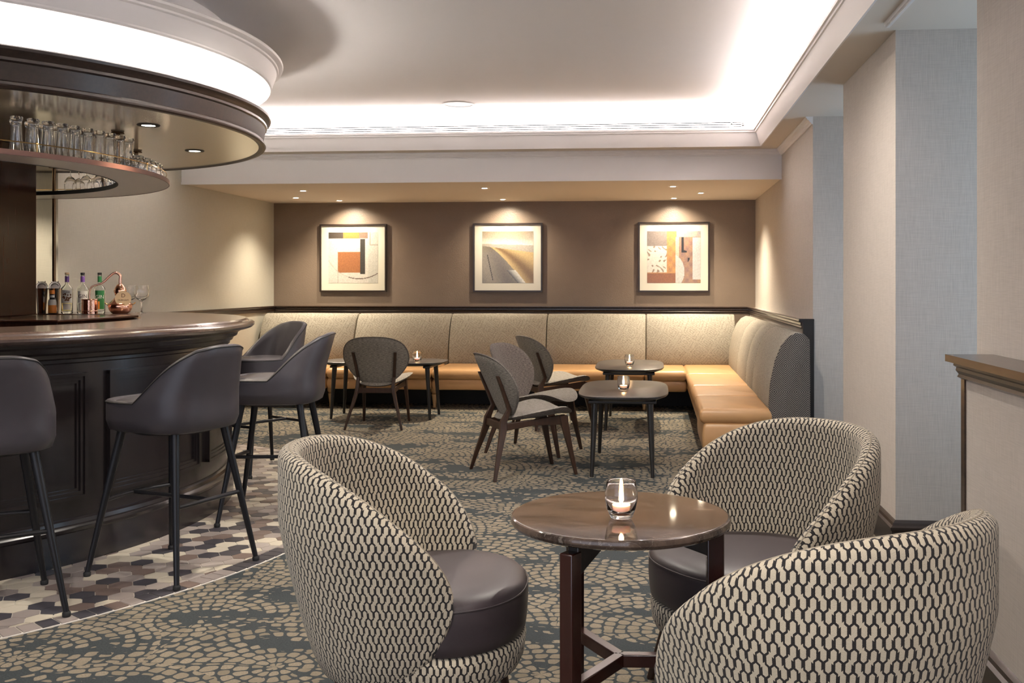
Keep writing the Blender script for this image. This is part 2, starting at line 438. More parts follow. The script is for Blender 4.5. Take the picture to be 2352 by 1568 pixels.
# tiled apron round the bar
mb = MB(); mb.lathe([(1.7, 0.0), (1.7, 0.003), (2.80, 0.003), (2.80, 0.0)], 120, (BC[0], BC[1], 0), R(-110), R(110), 0, True)
def clip(poly, r):
    seg = 96
    for k in range(seg):
        a = 2*PI*(k+.5)/seg; nx, ny = math.cos(a), math.sin(a); d = r
        out = []
        for i in range(len(poly)):
            p, q = poly[i], poly[(i+1) % len(poly)]
            dp = (p[0]-BC[0])*nx+(p[1]-BC[1])*ny-d; dq = (q[0]-BC[0])*nx+(q[1]-BC[1])*ny-d
            if dp <= 0: out.append(p)
            if dp*dq < 0:
                t = dp/(dp-dq); out.append((p[0]+(q[0]-p[0])*t, p[1]+(q[1]-p[1])*t))
        poly = out
        if len(poly) < 3: return None
    return poly
sd = 0.0565; g = 0.0022
rnd = random.Random(3)
for i in range(0, 40):
    for j in range(-34, 34):
        cx = BC[0]+1.2+i*1.5*sd*1.0; cy = BC[1]+(j+0.5*(i % 2))*math.sqrt(3)*sd
        rr = math.hypot(cx-BC[0], cy-BC[1])
        if rr < 1.9 or rr > 2.80: continue
        hexa = [(cx+(sd-g)*math.cos(PI/3*k), cy+(sd-g)*math.sin(PI/3*k)) for k in range(6)]
        hexa = clip(hexa, 2.700)
        if not hexa: continue
        mi = rnd.choices([1, 2, 3, 4, 5], [0.30, 0.2, 0.2, 0.17, 0.13])[0]
        mb.prism(hexa, 0.003, 0.0065, mi)
na = 150
for k in range(na):
    a0 = R(-105)+R(210)*k/na+0.0012; a1 = R(-105)+R(210)*(k+1)/na-0.0012
    q = [(BC[0]+r*math.cos(a), BC[1]+r*math.sin(a)) for r, a in ((2.708, a0), (2.794, a0), (2.790, a1), (2.708, a1))]
    mb.prism(q, 0.003, 0.0065, rnd.choice([4, 2, 4, 2, 4, 3]))
struct('floor', mb, [MT['grout'], MT['t_cream'], MT['t_grey'], MT['t_taupe'], MT['t_dark'], MT['t_mid']], 'hexagonal mosaic tiles around the foot of the bar', smooth=False)

# walls
T = 0.12
mb = MB(); mb.bx(XL-0.3, XR+0.3, YB, YB+T, 0, 2.95); struct('wall_back', mb, MT['accent'], 'brown leather-look wallpapered wall behind the banquette', smooth=False)
mb = MB(); mb.bx(-7.3-T, -7.3, -4, 7.25, 0, 2.95); struct('wall_left', mb, MT['linen_l'], 'far left wall behind the bar column', smooth=False)
mb = MB(); mb.bx(-7.3, XL-T, 7.25, 7.25+T, 0, 2.95); struct('wall_left', mb, MT['linen_l'], 'short wall face directly behind the bar', smooth=False)
mb = MB(); mb.bx(XL-T, XL, 7.25, YB, 0, 2.95)
struct('wall_left', mb, MT['linen_l'], 'pale linen wallpapered wall behind the bar', smooth=False)
def wall_piece(x0, x1, y0, y1, z1, name, label):
    m_ = MB(); m_.bx(x0, x1, y0, y1, 0, z1); return struct(name, m_, MT['linen'], label, smooth=False)
wall_piece(XR, 2.3, W1, YB, 2.95, 'wall_right', 'linen wall beside the short arm of the banquette')
wall_piece(XR, 2.3, P2b, P2a, 2.95, 'wall_right', 'linen covered pillar between two window recesses')
wall_piece(XR, 2.3, -4.0, NW, 2.95, 'wall_right', 'near linen wall at the right edge with wooden dado')
# window recess outer wall
mb = MB()
for (a, b) in ((P2a, W1), (NW, P2b)):
    mb.bx(2.3, 2.3+T, a-0.02, b+0.02, 0, 0.5); mb.bx(2.3, 2.3+T, a-0.02, b+0.02, 2.4, 2.95)
struct('wall_right', mb, MT['linen'], 'outer wall of the window recesses', smooth=False)
for (a, b) in ((P2a, W1), (NW, P2b)):
    mb = MB()
    for y in (a+0.03, b-0.03, (a+b)/2): mb.bx(2.30, 2.36, y-0.03, y+0.03, 0.5, 2.4)
    mb.bx(2.30, 2.36, a, b, 0.5, 0.56); mb.bx(2.30, 2.36, a, b, 2.34, 2.4)
    wn = struct('window_1' if a > 5 else 'window_2', mb, MT['winframe'], 'recessed window in the right wall', smooth=False)
    mb = MB(); mb.bx(2.375, 2.38, a, b, 0.5, 2.4); mb.build('pane', MT['daylight'], wn, smooth=False)

# ceilings
mb = MB(); mb.bx(-7.5, 1.12, -4.0, 9.20, ZC, ZC+0.1)
struct('ceiling', mb, MT['plaster'], 'raised tray ceiling lit by a hidden cove', smooth=False)
mb = MB(); mb.bx(0.955, 2.6, -4.0, YF, ZS, ZS+0.03); mb.bx(-7.5, 0.955, 8.935, YF, ZS, ZS+0.03)
mb.bx(1.12, 2.6, -4.0, YF, ZS+0.03, 2.95); mb.bx(-7.5, 2.6, 9.14, YF, ZS+0.03, 2.702); mb.bx(-7.5, 2.6, 9.14, YF, 2.766, 2.95); mb.bx(0.82, 2.6, 9.14, YF, 2.702, 2.766); mb.bx(-7.5, -4.9, 9.14, YF, 2.702, 2.766)
struct('ceiling', mb, MT['soffit'], 'flat lower ceiling border between the cove and the walls', smooth=False)
mb = MB(); mb.bx(XL, XR, YF, YB, ZF, 2.95)
struct('ceiling', mb, MT['soffit'], 'dropped soffit with spotlights above the banquette', smooth=False)
# fascia board with bead
mb = MB(); mb.bx(XL, XR, YF-0.012, YF, ZF-0.004, ZS); mb.bx(XL, XR, YF-0.020, YF, ZF-0.010, ZF+0.012)
struct('trim_1', mb, MT['trim_white'], 'white fascia of the dropped soffit', smooth=False)
# cove cornice (sweep): room side is to the left when travelling from back left to back right to camera -> use right side as room side
prof = [(0.0, ZS), (0.0, ZS-0.012), (-0.012, ZS-0.014), (-0.018, ZS-0.002), (-0.024, ZS+0.010), (-0.030, ZS+0.02), (-0.052, ZS+0.085), (-0.060, ZS+0.100), (-0.068, ZS+0.104),
        (-0.070, ZS+0.118), (-0.080, ZS+0.122), (-0.082, ZS+0.138), (-0.070, ZS+0.140), (-0.055, ZS+0.11), (-0.02, ZS+0.032), (0.004, ZS+0.032), (0.004, ZS+0.01)]
path = [(-7.3, 8.935), (0.955, 8.935), (0.955, -4.0)]
mb = MB(); mb.sweep(prof, path)
struct('trim_2', mb, MT['trim_white'], 'white cove cornice around the tray ceiling', angle=25)
# hidden LED strip in the cove
mb = MB(); mb.bx(1.000, 1.008, -3.9, 8.95, ZS+0.040, ZS+0.122)
tag(mb.build('led_strip', MT['led'], smooth=False), 'white light strip hidden in the cove along the right side', 'light strip')
mb = MB(); mb.bx(-7.2, 0.99, 8.978, 8.986, ZS+0.040, ZS+0.122)
tag(mb.build('led_strip', MT['led'], smooth=False), 'white light strip hidden in the cove along the far side', 'light strip')
# crown mouldings
crown = [(0, ZS), (0, ZS-0.055), (-0.010, ZS-0.055), (-0.012, ZS-0.045), (-0.022, ZS-0.040), (-0.028, ZS-0.028), (-0.042, ZS-0.020), (-0.046, ZS-0.008), (-0.052, ZS-0.006), (-0.052, ZS)]
mb = MB(); mb.sweep(crown, [(XL, YF-0.012), (XR, YF-0.012), (XR, W1)])
struct('trim_3', mb, MT['trim_white'], 'white crown moulding over the fascia and along the right wall', angle=25)
mb = MB(); mb.bx(1.078, 1.108, -4.0, 4.80, ZS-0.020, ZS); mb.bx(1.086, 1.100, -4.0, 4.795, ZS-0.028, ZS-0.020)
struct('trim_4', mb, MT['trim_white'], 'thin white batten along the lower ceiling edge', smooth=False)
# dado rails
rail = [(0, 1.040), (0, 0.972), (-0.014, 0.972), (-0.020, 0.980), (-0.016, 0.990), (-0.024, 1.000), (-0.024, 1.016), (-0.036, 1.022), (-0.040, 1.030), (-0.040, 1.040)]
mb = MB(); mb.sweep(rail, [(-7.3, 7.25), (XL, 7.25)][:0] + [(XL, 7.25), (XL, YB), (1.100, YB), (1.100, W1)])
struct('trim_5', mb, MT['rail_wood'], 'dark wooden dado rail round the banquette', angle=25)
mb = MB(); mb.bx(1.100, XR, W1, YB, 0, 1.03)
struct('trim_6', mb, MT['linen'], 'lower wall panel under the dado rail', smooth=False)
mb = MB(); mb.bx(1.092, XR+0.004, W1-0.03, W1, 0, 1.045); mb.bx(1.06, XR+0.004, W1-0.036, W1+0.02, 1.028, 1.045)
struct('trim_7', mb, MT['black_wood'], 'black end post of the dado panelling', smooth=False)
# near dado on the right
mb = MB(); mb.bx(1.050, XR, -4.0, 3.50, 0.10, 1.03); struct('trim_8', mb, MT['linen'], 'linen covered lower wall under the wooden cap', smooth=False)
mb = MB(); mb.bx(1.005, XR, -4.0, 3.56, 1.034, 1.058)
mb.sweep([(0.02, 1.034), (-0.018, 1.034), (-0.020, 1.022), (-0.012, 1.016), (-0.014, 1.006), (-0.006, 0.994), (-0.010, 0.984), (0.0, 0.978), (0.02, 0.978)], [(1.17, 3.512), (1.044, 3.512), (1.044, -4.0)][::-1][::-1])
mb.bx(1.044, 1.06, 3.475, 3.512, 0.0, 0.985)
struct('trim_9', mb, MT['rail_wood'], 'thick wooden cap and edge strip on the near dado', angle=25)
bprof = [(0.03, 0.0), (-0.022, 0.0), (-0.022, 0.110), (-0.030, 0.118), (-0.030, 0.130), (-0.018, 0.138), (-0.014, 0.150), (-0.006, 0.158), (0.0, 0.162), (0.03, 0.162)]
mb = MB(); mb.sweep(bprof, [(1.2, 3.50), (1.050, 3.50), (1.050, -4.0)]); struct('baseboard_right', mb, MT['dark_wood'], 'dark skirting of the near right wall', angle=25)
mb = MB(); mb.sweep(bprof, [(2.2, P2a), (XR, P2a), (XR, P2b), (2.2, P2b)]); struct('baseboard_right', mb, MT['dark_wood'], 'dark skirting of the right pillar', angle=25)
# air slot in the upstand behind the cove
mb = MB()
for z0_, z1_ in ((2.700, 2.714), (2.723, 2.734), (2.743, 2.752), (2.761, 2.768)): mb.bx(-4.9, 0.82, 9.130, 9.139, z0_, z1_, 0)
mb.bx(0.795, 0.82, 9.130, 9.139, 2.714, 2.761, 0); mb.bx(0.70, 0.712, 9.130, 9.139, 2.743, 2.761, 0)
mb.bx(-4.89, 0.81, 9.235, 9.245, 2.703, 2.765, 1); mb.bx(-4.89, 0.81, 9.142, 9.235, 2.7625, 2.7655, 1); mb.bx(-4.89, 0.81, 9.142, 9.235, 2.7025, 2.7055, 1)
tag(mb.build('air_grille', [MT['trim_white'], MT['black']], smooth=False), 'long white slot air diffuser with three dark slots above the rear cove', 'air vent')
mb = MB(); mb.lathe([(0.0, 0), (0.118, 0), (0.118, -0.004), (0.135, -0.006), (0.140, 0.0)], 48, (-1.656, 8.448, ZC-0.001))
sp = mb.build('ceiling_speaker', MT['speaker']); tag(sp, 'round flush ceiling speaker in the tray ceiling', 'speaker')

# ------------------------------------------------------------------ lights
def make_downlight(name, label, loc, target, energy, ring=0.045, col=WARM, size=R(75), blend=0.7, dark=False, group='small recessed spotlights in the soffit', lamp=None):
    t = thing(name, label, 'spotlight', loc, 0, group)
    m_ = MB(); m_.lathe([(ring*0.62, 0.0), (ring*0.66, -0.004), (ring, -0.004), (ring*1.08, 0.0), (ring*1.08, 0.001)], 32); m_.build('bezel', MT['black'] if dark else MT['trim_white'], t)
    m_ = MB(); m_.lathe([(0.0, -0.0015), (ring*0.62, -0.0015)], 24); m_.build('lens', lamp or MT['lamp'], t)
    ld = bpy.data.lights.new('spot', 'SPOT'); ld.energy = energy; ld.color = col; ld.spot_size = size; ld.spot_blend = blend; ld.shadow_soft_size = 0.02
    lo = bpy.data.objects.new('spot', ld); C.objects.link(lo); lo.parent = t; lo.location = (0, 0, -0.012)
    d = Vector(target)-Vector(loc); lo.rotation_euler = d.to_track_quat('-Z', 'Y').to_euler()
    return t
SL = [((-3.593, 10.044), (-3.4, 9.3, 0), 1.0, 'front one of the left cluster, over the left table'),
      ((-3.961, 10.849), (-3.8, 10.8, 0.0), 0.7, 'nearest the left wall'),
      ((-3.60, 11.27), (-3.5, 11.6, 1.4), 1.0, 'above the left picture'),
      ((-1.682, 9.928), (-1.65, 9.2, 0), 1.2, 'brightest, front centre of the soffit'),
      ((-1.70, 11.27), (-1.69, 11.6, 1.4), 0.9, 'above the middle picture'),
      ((0.196, 9.911), (0.1, 9.3, 0), 1.0, 'front one of the right cluster'),
      ((0.503, 10.648), (0.62, 10.6, 0.0), 1.2, 'nearest the right wall'),
      ((0.232, 11.27), (0.238, 11.6, 1.4), 1.0, 'above the right picture')]
for (x, y), tg, k, lb in SL:
    wall = y > 11
    make_downlight('spotlight', 'small round soffit spotlight, '+lb, (x, y, ZF-0.001), tg, SPOT_E*k*(0.66 if wall else 1.5), size=R(125 if wall or abs(x+1.7) > 1.95 else 95), blend=1.0)
for (x, y), lb in (((-2.689, 5.143), 'nearer of the two'), ((-2.914, 6.16), 'further right of the two')):
    make_downlight('canopy_downlight', 'bright spotlight with black bezel under the bar canopy, '+lb, (x, y, 2.149), (x, y, 0), 22, ring=0.055, dark=True, size=R(110), group='spotlights under the canopy')
for a_ in (-48, 72, 112, -88):
    make_downlight('canopy_downlight', 'spotlight of the canopy hidden from view above the shelf', (CC[0]+1.5*math.cos(R(a_)), CC[1]+1.5*math.sin(R(a_)), 2.149), (CC[0]+1.5*math.cos(R(a_)), CC[1]+1.5*math.sin(R(a_)), 0), 30, ring=0.055, dark=True, size=R(120), group='spotlights under the canopy')
# further spotlights of the same ceiling, above and behind the camera
for (x, y, e) in ((0.75, 3.2, 0), (-1.5, 4.9, 75), (-1.6, 1.6, 65), (-0.3, 0.2, 90), (0.1, 4.9, 75)):
    if e: make_downlight('spotlight', 'round spotlight in the tray ceiling outside the view', (x, y, ZC-0.001), (x, y, 0), e, size=R(150), blend=0.8, col=(1, .92, .82), group='spotlights in the tray ceiling')

# ------------------------------------------------------------------ bar canopy
cx, cy = CC
can = thing('bar_canopy', 'round dark wood canopy with glowing white drum and plaster ring over the bar', 'canopy', (cx, cy, 2.15))
def lz(p): return [(r, z-2.15) for r, z in p]
mb = MB(); mb.lathe(lz([(1.86, 2.152), (1.885, 2.140), (1.902, 2.142), (1.908, 2.150), (1.900, 2.160), (1.900, 2.172), (1.893, 2.178), (1.905, 2.255), (1.915, 2.262), (1.915, 2.275), (1.922, 2.285),
    (1.930, 2.300), (1.938, 2.305), (1.940, 2.318), (1.930, 2.325), (1.90, 2.325), (1.86, 2.30)]), 160, closed_prof=True); mb.build('wooden_rim', MT['dark_wood'], can, angle=30)
mb = MB(); mb.lathe(lz([(0.0, 2.150), (1.872, 2.150)]), 160); mb.build('underside_panel', MT['leaf'], can)
mb = MB(); mb.lathe(lz([(1.90, 2.318), (1.76, 2.318), (1.70, 2.318), (1.70, ZC)]), 160); mb.build('white_drum', MT['plaster'], can, angle=30)
mb = MB(); mb.lathe(lz([(1.70, 2.640), (1.88, 2.640), (1.915, 2.530), (1.925, 2.505), (1.935, 2.502), (1.942, 2.510), (1.940, 2.520), (1.945, 2.530), (1.972, 2.605), (1.982, 2.612), (1.984, 2.622), (1.996, 2.628),
    (2.008, 2.636), (2.012, 2.648), (2.004, 2.656), (1.99, 2.658), (1.70, 2.70)]), 160); mb.build('plaster_ring', MT['trim_white'], can, angle=30)
mb = MB(); mb.lathe(lz([(1.715, 2.322), (1.735, 2.322), (1.735, 2.336), (1.715, 2.336)]), 160, closed_prof=True); mb.build('light_strip', MT['led2'], can)

# ------------------------------------------------------------------ bar counter
A0, A1 = R(-135), R(112)
bar = thing('bar_counter', 'curved dark wood bar counter with moulded polished top and framed front panels', 'bar counter', (BC[0], BC[1], 0))
mb = MB(); mb.lathe([(1.40, 1.045), (2.06, 1.045), (2.085, 1.040), (2.095, 1.030), (2.12, 1.028), (2.145, 1.036), (2.160, 1.050), (2.160, 1.062), (2.145, 1.072), (2.125, 1.074), (2.120, 1.082), (2.105, 1.090), (1.49, 1.090), (1.48, 1.08), (1.48, 1.045)], 160, a0=A0, a1=A1, closed_prof=True)
mb.v = [(a_, min(b_, 7.245-BC[1]), c_) for a_, b_, c_ in mb.v]
mb.build('countertop', MT['bar_top'], bar, angle=28)
mb = MB(); mb.lathe([(1.96, 0.0), (2.0, 0.0), (2.0, 0.93), (2.012, 0.936), (2.012, 0.950), (2.028, 0.958), (2.036, 0.975), (2.055, 0.985), (2.062, 1.005), (2.080, 1.015), (2.085, 1.035), (2.06, 1.045), (1.96, 1.045)], 160, a0=A0, a1=A1, closed_prof=True)
mb.v = [(a_, min(b_, 7.24-BC[1]), c_) for a_, b_, c_ in mb.v]
mb.build('front_body', MT['bar_wood'], bar, angle=28)
mb = MB(); mb.lathe([(1.98, 0.0), (2.032, 0.0), (2.032, 0.150), (2.040, 0.158), (2.044, 0.172), (2.036, 0.182), (2.024, 0.188), (2.018, 0.205), (2.006, 0.212), (1.98, 0.212)], 160, a0=A0, a1=A1, closed_prof=True)
mb.v = [(a_, min(b_, 7.24-BC[1]), c_) for a_, b_, c_ in mb.v]
mb.build('plinth', MT['bar_wood'], bar, angle=28)
def ang_of(x, y): return math.atan2(y-BC[1], x-BC[0])
def px_angle(px):  # angle on the bar front seen at this column of the photograph
    best = None
    for k in range(-900, 400):
        a = R(k/10); X_, Y_ = BC[0]+2*math.cos(a), BC[1]+2*math.sin(a)
        th = math.atan(200/2300); dep = -math.sin(th)*X_+math.cos(th)*Y_; r = math.cos(th)*X_+math.sin(th)*Y_
        e = abs(1300+2300*r/dep-px)
        if best is None or e < best[0]: best = (e, a)
        if e < 1: return a
    return best[1]
aA0, aA1, aB0, aB1 = px_angle(60)-0.13, px_angle(195), px_angle(245), px_angle(452)
wdt = aB1-aB0; gap = aB0-aA1
spans = [(aB0, aB1), (aA1-wdt, aA1), (aA1-2*wdt-gap, aA1-wdt-gap)] + [(aB1+gap+k*(wdt+gap), aB1+gap+wdt+k*(wdt+gap)) for k in range(3)]
for a, b in spans:
    m_ = MB(); z0, z1 = 0.30, 0.885; fw = 0.020
    def ringseg(r0, r1, aa, ab, za, zb): m_.lathe([(r0, za), (r1, za), (r1, zb), (r0, zb)], 24, a0=aa, a1=ab, closed_prof=True)
    for rr, o1, o2 in ((2.024, 0.0, 0.016), (2.016, 0.013, 0.034), (2.008, 0.034, 0.048)):
        d1, d2 = o1/2.0, o2/2.0
        ringseg(1.99, rr, a+d1, b-d1, z0+o1, z0+o2); ringseg(1.99, rr, a+d1, b-d1, z1-o2, z1-o1)
        ringseg(1.99, rr, a+d1, a+d2, z0+o1, z1-o1); ringseg(1.99, rr, b-d2, b-d1, z0+o1, z1-o1)
    m_.build('panel_moulding', MT['bar_wood'], bar, angle=28)
# inner face and back counter
mb = MB(); mb.lathe([(1.62, 0.0), (1.66, 0.0), (1.66, 1.045), (1.62, 1.045)], 100, a0=A0, a1=A1, closed_prof=True); mb.build('inner_lining', MT['bar_wood'], bar)
mb = MB(); mb.bx(-5.6, -3.20, 5.14, 5.95, 0.0, 1.092); mb.bx(-5.62, -3.185, 5.12, 5.97, 1.092, 1.106)
tag(mb.build('back_counter', MT['column'], bevel=0.003), 'low dark lacquered cabinet inside the bar ring', 'cabinet')
mb = MB(); mb.bx(-5.5, -3.85, 5.50, 5.965, 1.107, 2.149)
tag(mb.build('bar_column', MT['column'], bevel=0.004), 'glossy dark mahogany column at the left edge rising to the canopy', 'column')

# hanging glass shelf
SC = (-4.476, 5.315); SZ = 1.93
shf = thing('hanging_shelf', 'curved shelf for glasses hung on rods under the bar canopy', 'shelf', (SC[0], SC[1], SZ))
mb = MB(); mb.lathe([(1.331, -0.011), (1.622, -0.011), (1.622, 0.0), (1.622, 0.011), (1.331, 0.011)], 140, a0=R(-140), a1=R(97), closed_prof=True); mb.build('shelf_board', MT['shelf'], shf)
mb = MB(); mb.lathe([(1.620, -0.013), (1.627, -0.013), (1.627, 0.013), (1.620, 0.013)], 140, a0=R(-140), a1=R(97), closed_prof=True); mb.build('edge_band', MT['copper_edge'], shf)
mb = MB(); mb.lathe([(1.323, -0.013), (1.331, -0.013), (1.331, 0.013), (1.323, 0.013)], 140, a0=R(-140), a1=R(97), closed_prof=True); mb.build('edge_band', MT['black'], shf)
pts = [(1.610*math.cos(R(a)), 1.610*math.sin(R(a)), 0.055) for a in range(-140, 98, 3)]
mb = MB(); mb.tube(pts, 0.0028, 8)
for a in (-80, -52, -24, 6, 36, 66, 95):
    p = (1.610*math.cos(R(a)), 1.610*math.sin(R(a))); mb.tube([(*p, 0.011), (*p, 0.055)], 0.0028, 8); mb.lathe([(0, 0.066), (0.007, 0.060), (0.007, 0.053), (0, 0.048)], 10, (*p, 0))
mb.build('guard_rail', MT['brass'], shf)
for a in (-100, -62, -10, 30, 62, 88):
    rr = 1.475; p = (rr*math.cos(R(a)), rr*math.sin(R(a)))
    if a == 88: p = (1.612*math.cos(R(84.9)), 1.612*math.sin(R(84.9)))
    if a == 30: p = (-3.296-SC[0], 6.147-SC[1])
    if a == -10: p = (-2.985-SC[0], 5.366-SC[1])
    m_ = MB(); low = 1.09-SZ if a == 88 else 0.0
    m_.tube([(*p, low+0.001), (*p, 2.149-SZ)], 0.0125, 16); m_.lathe([(0.0125, 0), (0.034, -0.002), (0.036, -0.010), (0.0125, -0.014)], 20, (*p, 2.149-SZ))
    m_.build('rod', MT['bronze'], shf)

def glass_obj(name, outer, inner, seg=28, mat=None):
    m_ = MB(); m_.lathe(outer+inner[::-1], seg); return m_
# tall glass standing upside down: base up
tall_prof_o = [(0.0, 0.172), (0.026, 0.172), (0.029, 0.168), (0.029, 0.160), (0.024, 0.154), (0.0235, 0.140), (0.024, 0.10), (0.029, 0.05), (0.036, 0.004), (0.0372, 0.0)]
tall_prof_i = [(0.0, 0.148), (0.021, 0.147), (0.0225, 0.10), (0.0275, 0.05), (0.0345, 0.004), (0.0355, 0.0)]
tall = glass_obj('beer_glass', tall_prof_o, tall_prof_i).build('beer_glass', MT['glass'], angle=50)
tag(tall, 'x', 'glass', 'tall glasses upside down on the hanging shelf')
tumb_o = [(0.0, 0.088), (0.030, 0.088), (0.034, 0.083), (0.035, 0.07), (0.038, 0.03), (0.0385, 0.0)]
tumb_i = [(0.0, 0.076), (0.028, 0.074), (0.033, 0.06), (0.036, 0.03), (0.037, 0.0)]
tumb = glass_obj('tumbler', tumb_o, tumb_i).build('tumbler', MT['glass'], angle=50)
tag(tumb, 'x', 'glass', 'short tumblers upside down on the hanging shelf')
wine_o = [(0.0, 0.185), (0.034, 0.185), (0.035, 0.182), (0.010, 0.178), (0.0042, 0.168), (0.0036, 0.120), (0.006, 0.108), (0.022, 0.098), (0.036, 0.075), (0.040, 0.050), (0.037, 0.020), (0.033, 0.0)]
wine_i = [(0.0, 0.101), (0.018, 0.096), (0.034, 0.074), (0.0385, 0.050), (0.0355, 0.020), (0.0318, 0.0)]
wine = glass_obj('wine_glass', wine_o, wine_i).build('wine_glass', MT['glass'], angle=50)
tag(wine, 'x', 'glass', 'stemmed glasses upside down on the far side of the hanging shelf')
used = set()
def put(proto, ang, r, label):
    o = proto if proto.name not in used else proto.copy()
    if o is not proto: C.objects.link(o)
    used.add(proto.name)
    o.location = (SC[0]+r*math.cos(R(ang)), SC[1]+r*math.sin(R(ang)), SZ+0.0115); o.rotation_euler.z = R(ang*7); o['label'] = label
ords = ['first', 'second', 'third', 'fourth', 'fifth', 'sixth', 'seventh', 'eighth', 'ninth', 'tenth', 'eleventh', 'twelfth']
def shelf_angle(px, r, far=False):
    best = (1e9, 0); th = math.atan(200/2300)
    for q in range(*((300, 1200) if far else (-900, 300))):
        a = R(q/10); X_, Y_ = SC[0]+r*math.cos(a), SC[1]+r*math.sin(a)
        e = abs(1300+2300*(math.cos(th)*X_+math.sin(th)*Y_)/(-math.sin(th)*X_+math.cos(th)*Y_)-px)
        if e < best[0]: best = (e, q/10)
    return best[1]
tall_ang = [shelf_angle(px, 1.555) for px in (38, 76, 111, 143, 172, 202, 229, 253, 276, 296)]
for k, a in enumerate(tall_ang): put(tall, a, 1.555, ords[k]+' tall upturned beer glass from the left in the front row of the shelf')
for k in range(7): put(tall, tall_ang[k]+2.2, 1.450, ords[k]+' tall upturned beer glass in the row behind, counted from the left')
k = 0
for a in [shelf_angle(px, 1.560) for px in (316, 332, 344, 354)]+[shelf_angle(354, 1.56)+4]: put(tumb, a, 1.560, ords[k]+' short upturned tumbler along the outer rail at the right end'); k += 1
k = 0
for a in [shelf_angle(316, 1.56)+q for q in (2, 6.6, 11.2, 15.8)]: put(tumb, a, 1.470, ords[k]+' short upturned tumbler in the inner row at the right end'); k += 1
for k, px in enumerate((162, 181, 198, 214, 229, 243, 255, 265, 274, 282, 289)): put(wine, shelf_angle(px, 1.405+0.125*(k % 2), True), 1.405+0.125*(k % 2), ords[k]+' upturned stemmed glass from the left on the far part of the shelf')

# ------------------------------------------------------------------ things on the bar
BZ = 1.0905
def cyl_label(m_, r, z0, z1, a_c, half, mat=0, n=14):
    vs = []; fs = []
    for i in range(n+1):
        a = a_c-half+2*half*i/n
        vs += [(r*math.cos(a), r*math.sin(a), z0), (r*math.cos(a), r*math.sin(a), z1)]
    fs = [(2*i, 2*i+2, 2*i+3, 2*i+1) for i in range(n)]
    m_.add(vs, fs, mat)
def wrap_text(m_, txt, size, r, zc, a_c, mat=0):
    vs, fs = text_mesh(txt, size)
    m_.add([((r+v.z)*math.cos(a_c+v.x/r), (r+v.z)*math.sin(a_c+v.x/r), zc+v.y) for v in vs], fs, mat)
FACE = R(-60)   # direction from the bar items towards the viewer
def bottle(loc, label, cap, capsule, label_mat, txt, txt_mat, h=0.285, r=0.036, style='band', liquid=None):
    t = thing('bottle', label, 'bottle', loc, 0, 'spirit bottles on the bar')
    hb = h*0.60
    m_ = MB(); m_.lathe([(0, 0), (r*0.9, 0), (r, 0.004), (r, hb), (r*0.93, hb+0.012), (r*0.6, hb+0.026), (0.0135, hb+0.036), (0.0125, h-0.012), (0.014, h-0.010), (0.014, h-0.004), (0.0, h-0.004),
        (0.009, h-0.006), (0.0095, hb+0.036), (r*0.5, hb+0.020), (r*0.86, hb+0.006), (r*0.92, hb-0.005), (r*0.92, 0.02), (0, 0.016)], 36); m_.build('glass_body', MT['glass2'], t, angle=45)
    if liquid:
        m_ = MB(); m_.lathe([(0, 0.0165), (r*0.915, 0.0205), (r*0.915, hb-0.03), (0, hb-0.03)], 32); m_.build('spirit', liquid, t, angle=45)
    m_ = MB(); m_.lathe([(0, h+0.006), (0.0138, h+0.006), (0.0142, h+0.002), (0.0142, h-0.008), (0, h-0.008)], 24); m_.build('cap', MT[cap], t)
    m_ = MB(); m_.lathe([(0.0136, h-0.020), (0.0142, h-0.020), (0.0142, h-0.062), (0.0136, h-0.062)], 24); m_.build('capsule', MT[capsule], t)
    m_ = MB()
    if style == 'gin':
        cyl_label(m_, r+0.0006, 0.075, hb-0.012, FACE, 0.95, 0); cyl_label(m_, r+0.0006, 0.020, 0.070, FACE, 0.75, 0)
        wrap_text(m_, txt, 0.036, r+0.0012, hb-0.050, FACE, 1)
        for q in range(7):
            a = FACE+(-0.5+q*0.17); m_.tube([((r+0.001)*math.cos(FACE), (r+0.001)*math.sin(FACE), 0.085), ((r+0.001)*math.cos(a), (r+0.001)*math.sin(a), 0.108-0.006*abs(q-3))], 0.0007, 6, mat=1)
        m_.build('label', [label_mat, txt_mat], t)
    elif style == 'green':
        cyl_label(m_, r+0.0006, 0.030, hb-0.008, FACE, 0.95, 0); wrap_text(m_, txt, 0.036, r+0.0012, hb-0.055, FACE, 1)
        cyl_label(m_, r+0.0008, 0.030, 0.085, FACE-0.45, 0.45, 2)
        m_.build('label', [label_mat, txt_mat, MT['orange']], t)
    else:
        cyl_label(m_, r+0.0006, 0.075, hb-0.004, FACE, 1.0, 0); cyl_label(m_, r+0.0006, 0.026, 0.070, FACE, 0.7, 0)
        wrap_text(m_, txt, 0.018, r+0.0012, hb-0.020, FACE, 1)
        for q in range(26):
            a = FACE+rnd.uniform(-.75, .75); z = 0.118+rnd.uniform(-.026, .022); m_.lathe([(0, 0), (0.0055, 0.0)], 7, (0, 0, 0), mat=2)
            L = len(m_.v); ctr = Vector(((r+0.0012)*math.cos(a), (r+0.0012)*math.sin(a), z))
            for w_ in range(L-14, L):
                p = m_.v[w_]; tn = Vector((-math.sin(a), math.cos(a), 0)); m_.v[w_] = tuple(ctr+tn*p[0]+Vector((0, 0, p[1])))
        m_.build('label', [label_mat, txt_mat, MT['ink_brown']], t)
    return t
def gpx(x, y, z):   # point of a horizontal plane seen at this pixel
    th = math.atan(200/2300); u = (x-1300)/2300; v = (652-y)/2300
    d = (-math.sin(th)+u*math.cos(th), math.cos(th)+u*math.sin(th)); t = (z-1.3)/v
    return (d[0]*t, d[1]*t, z)
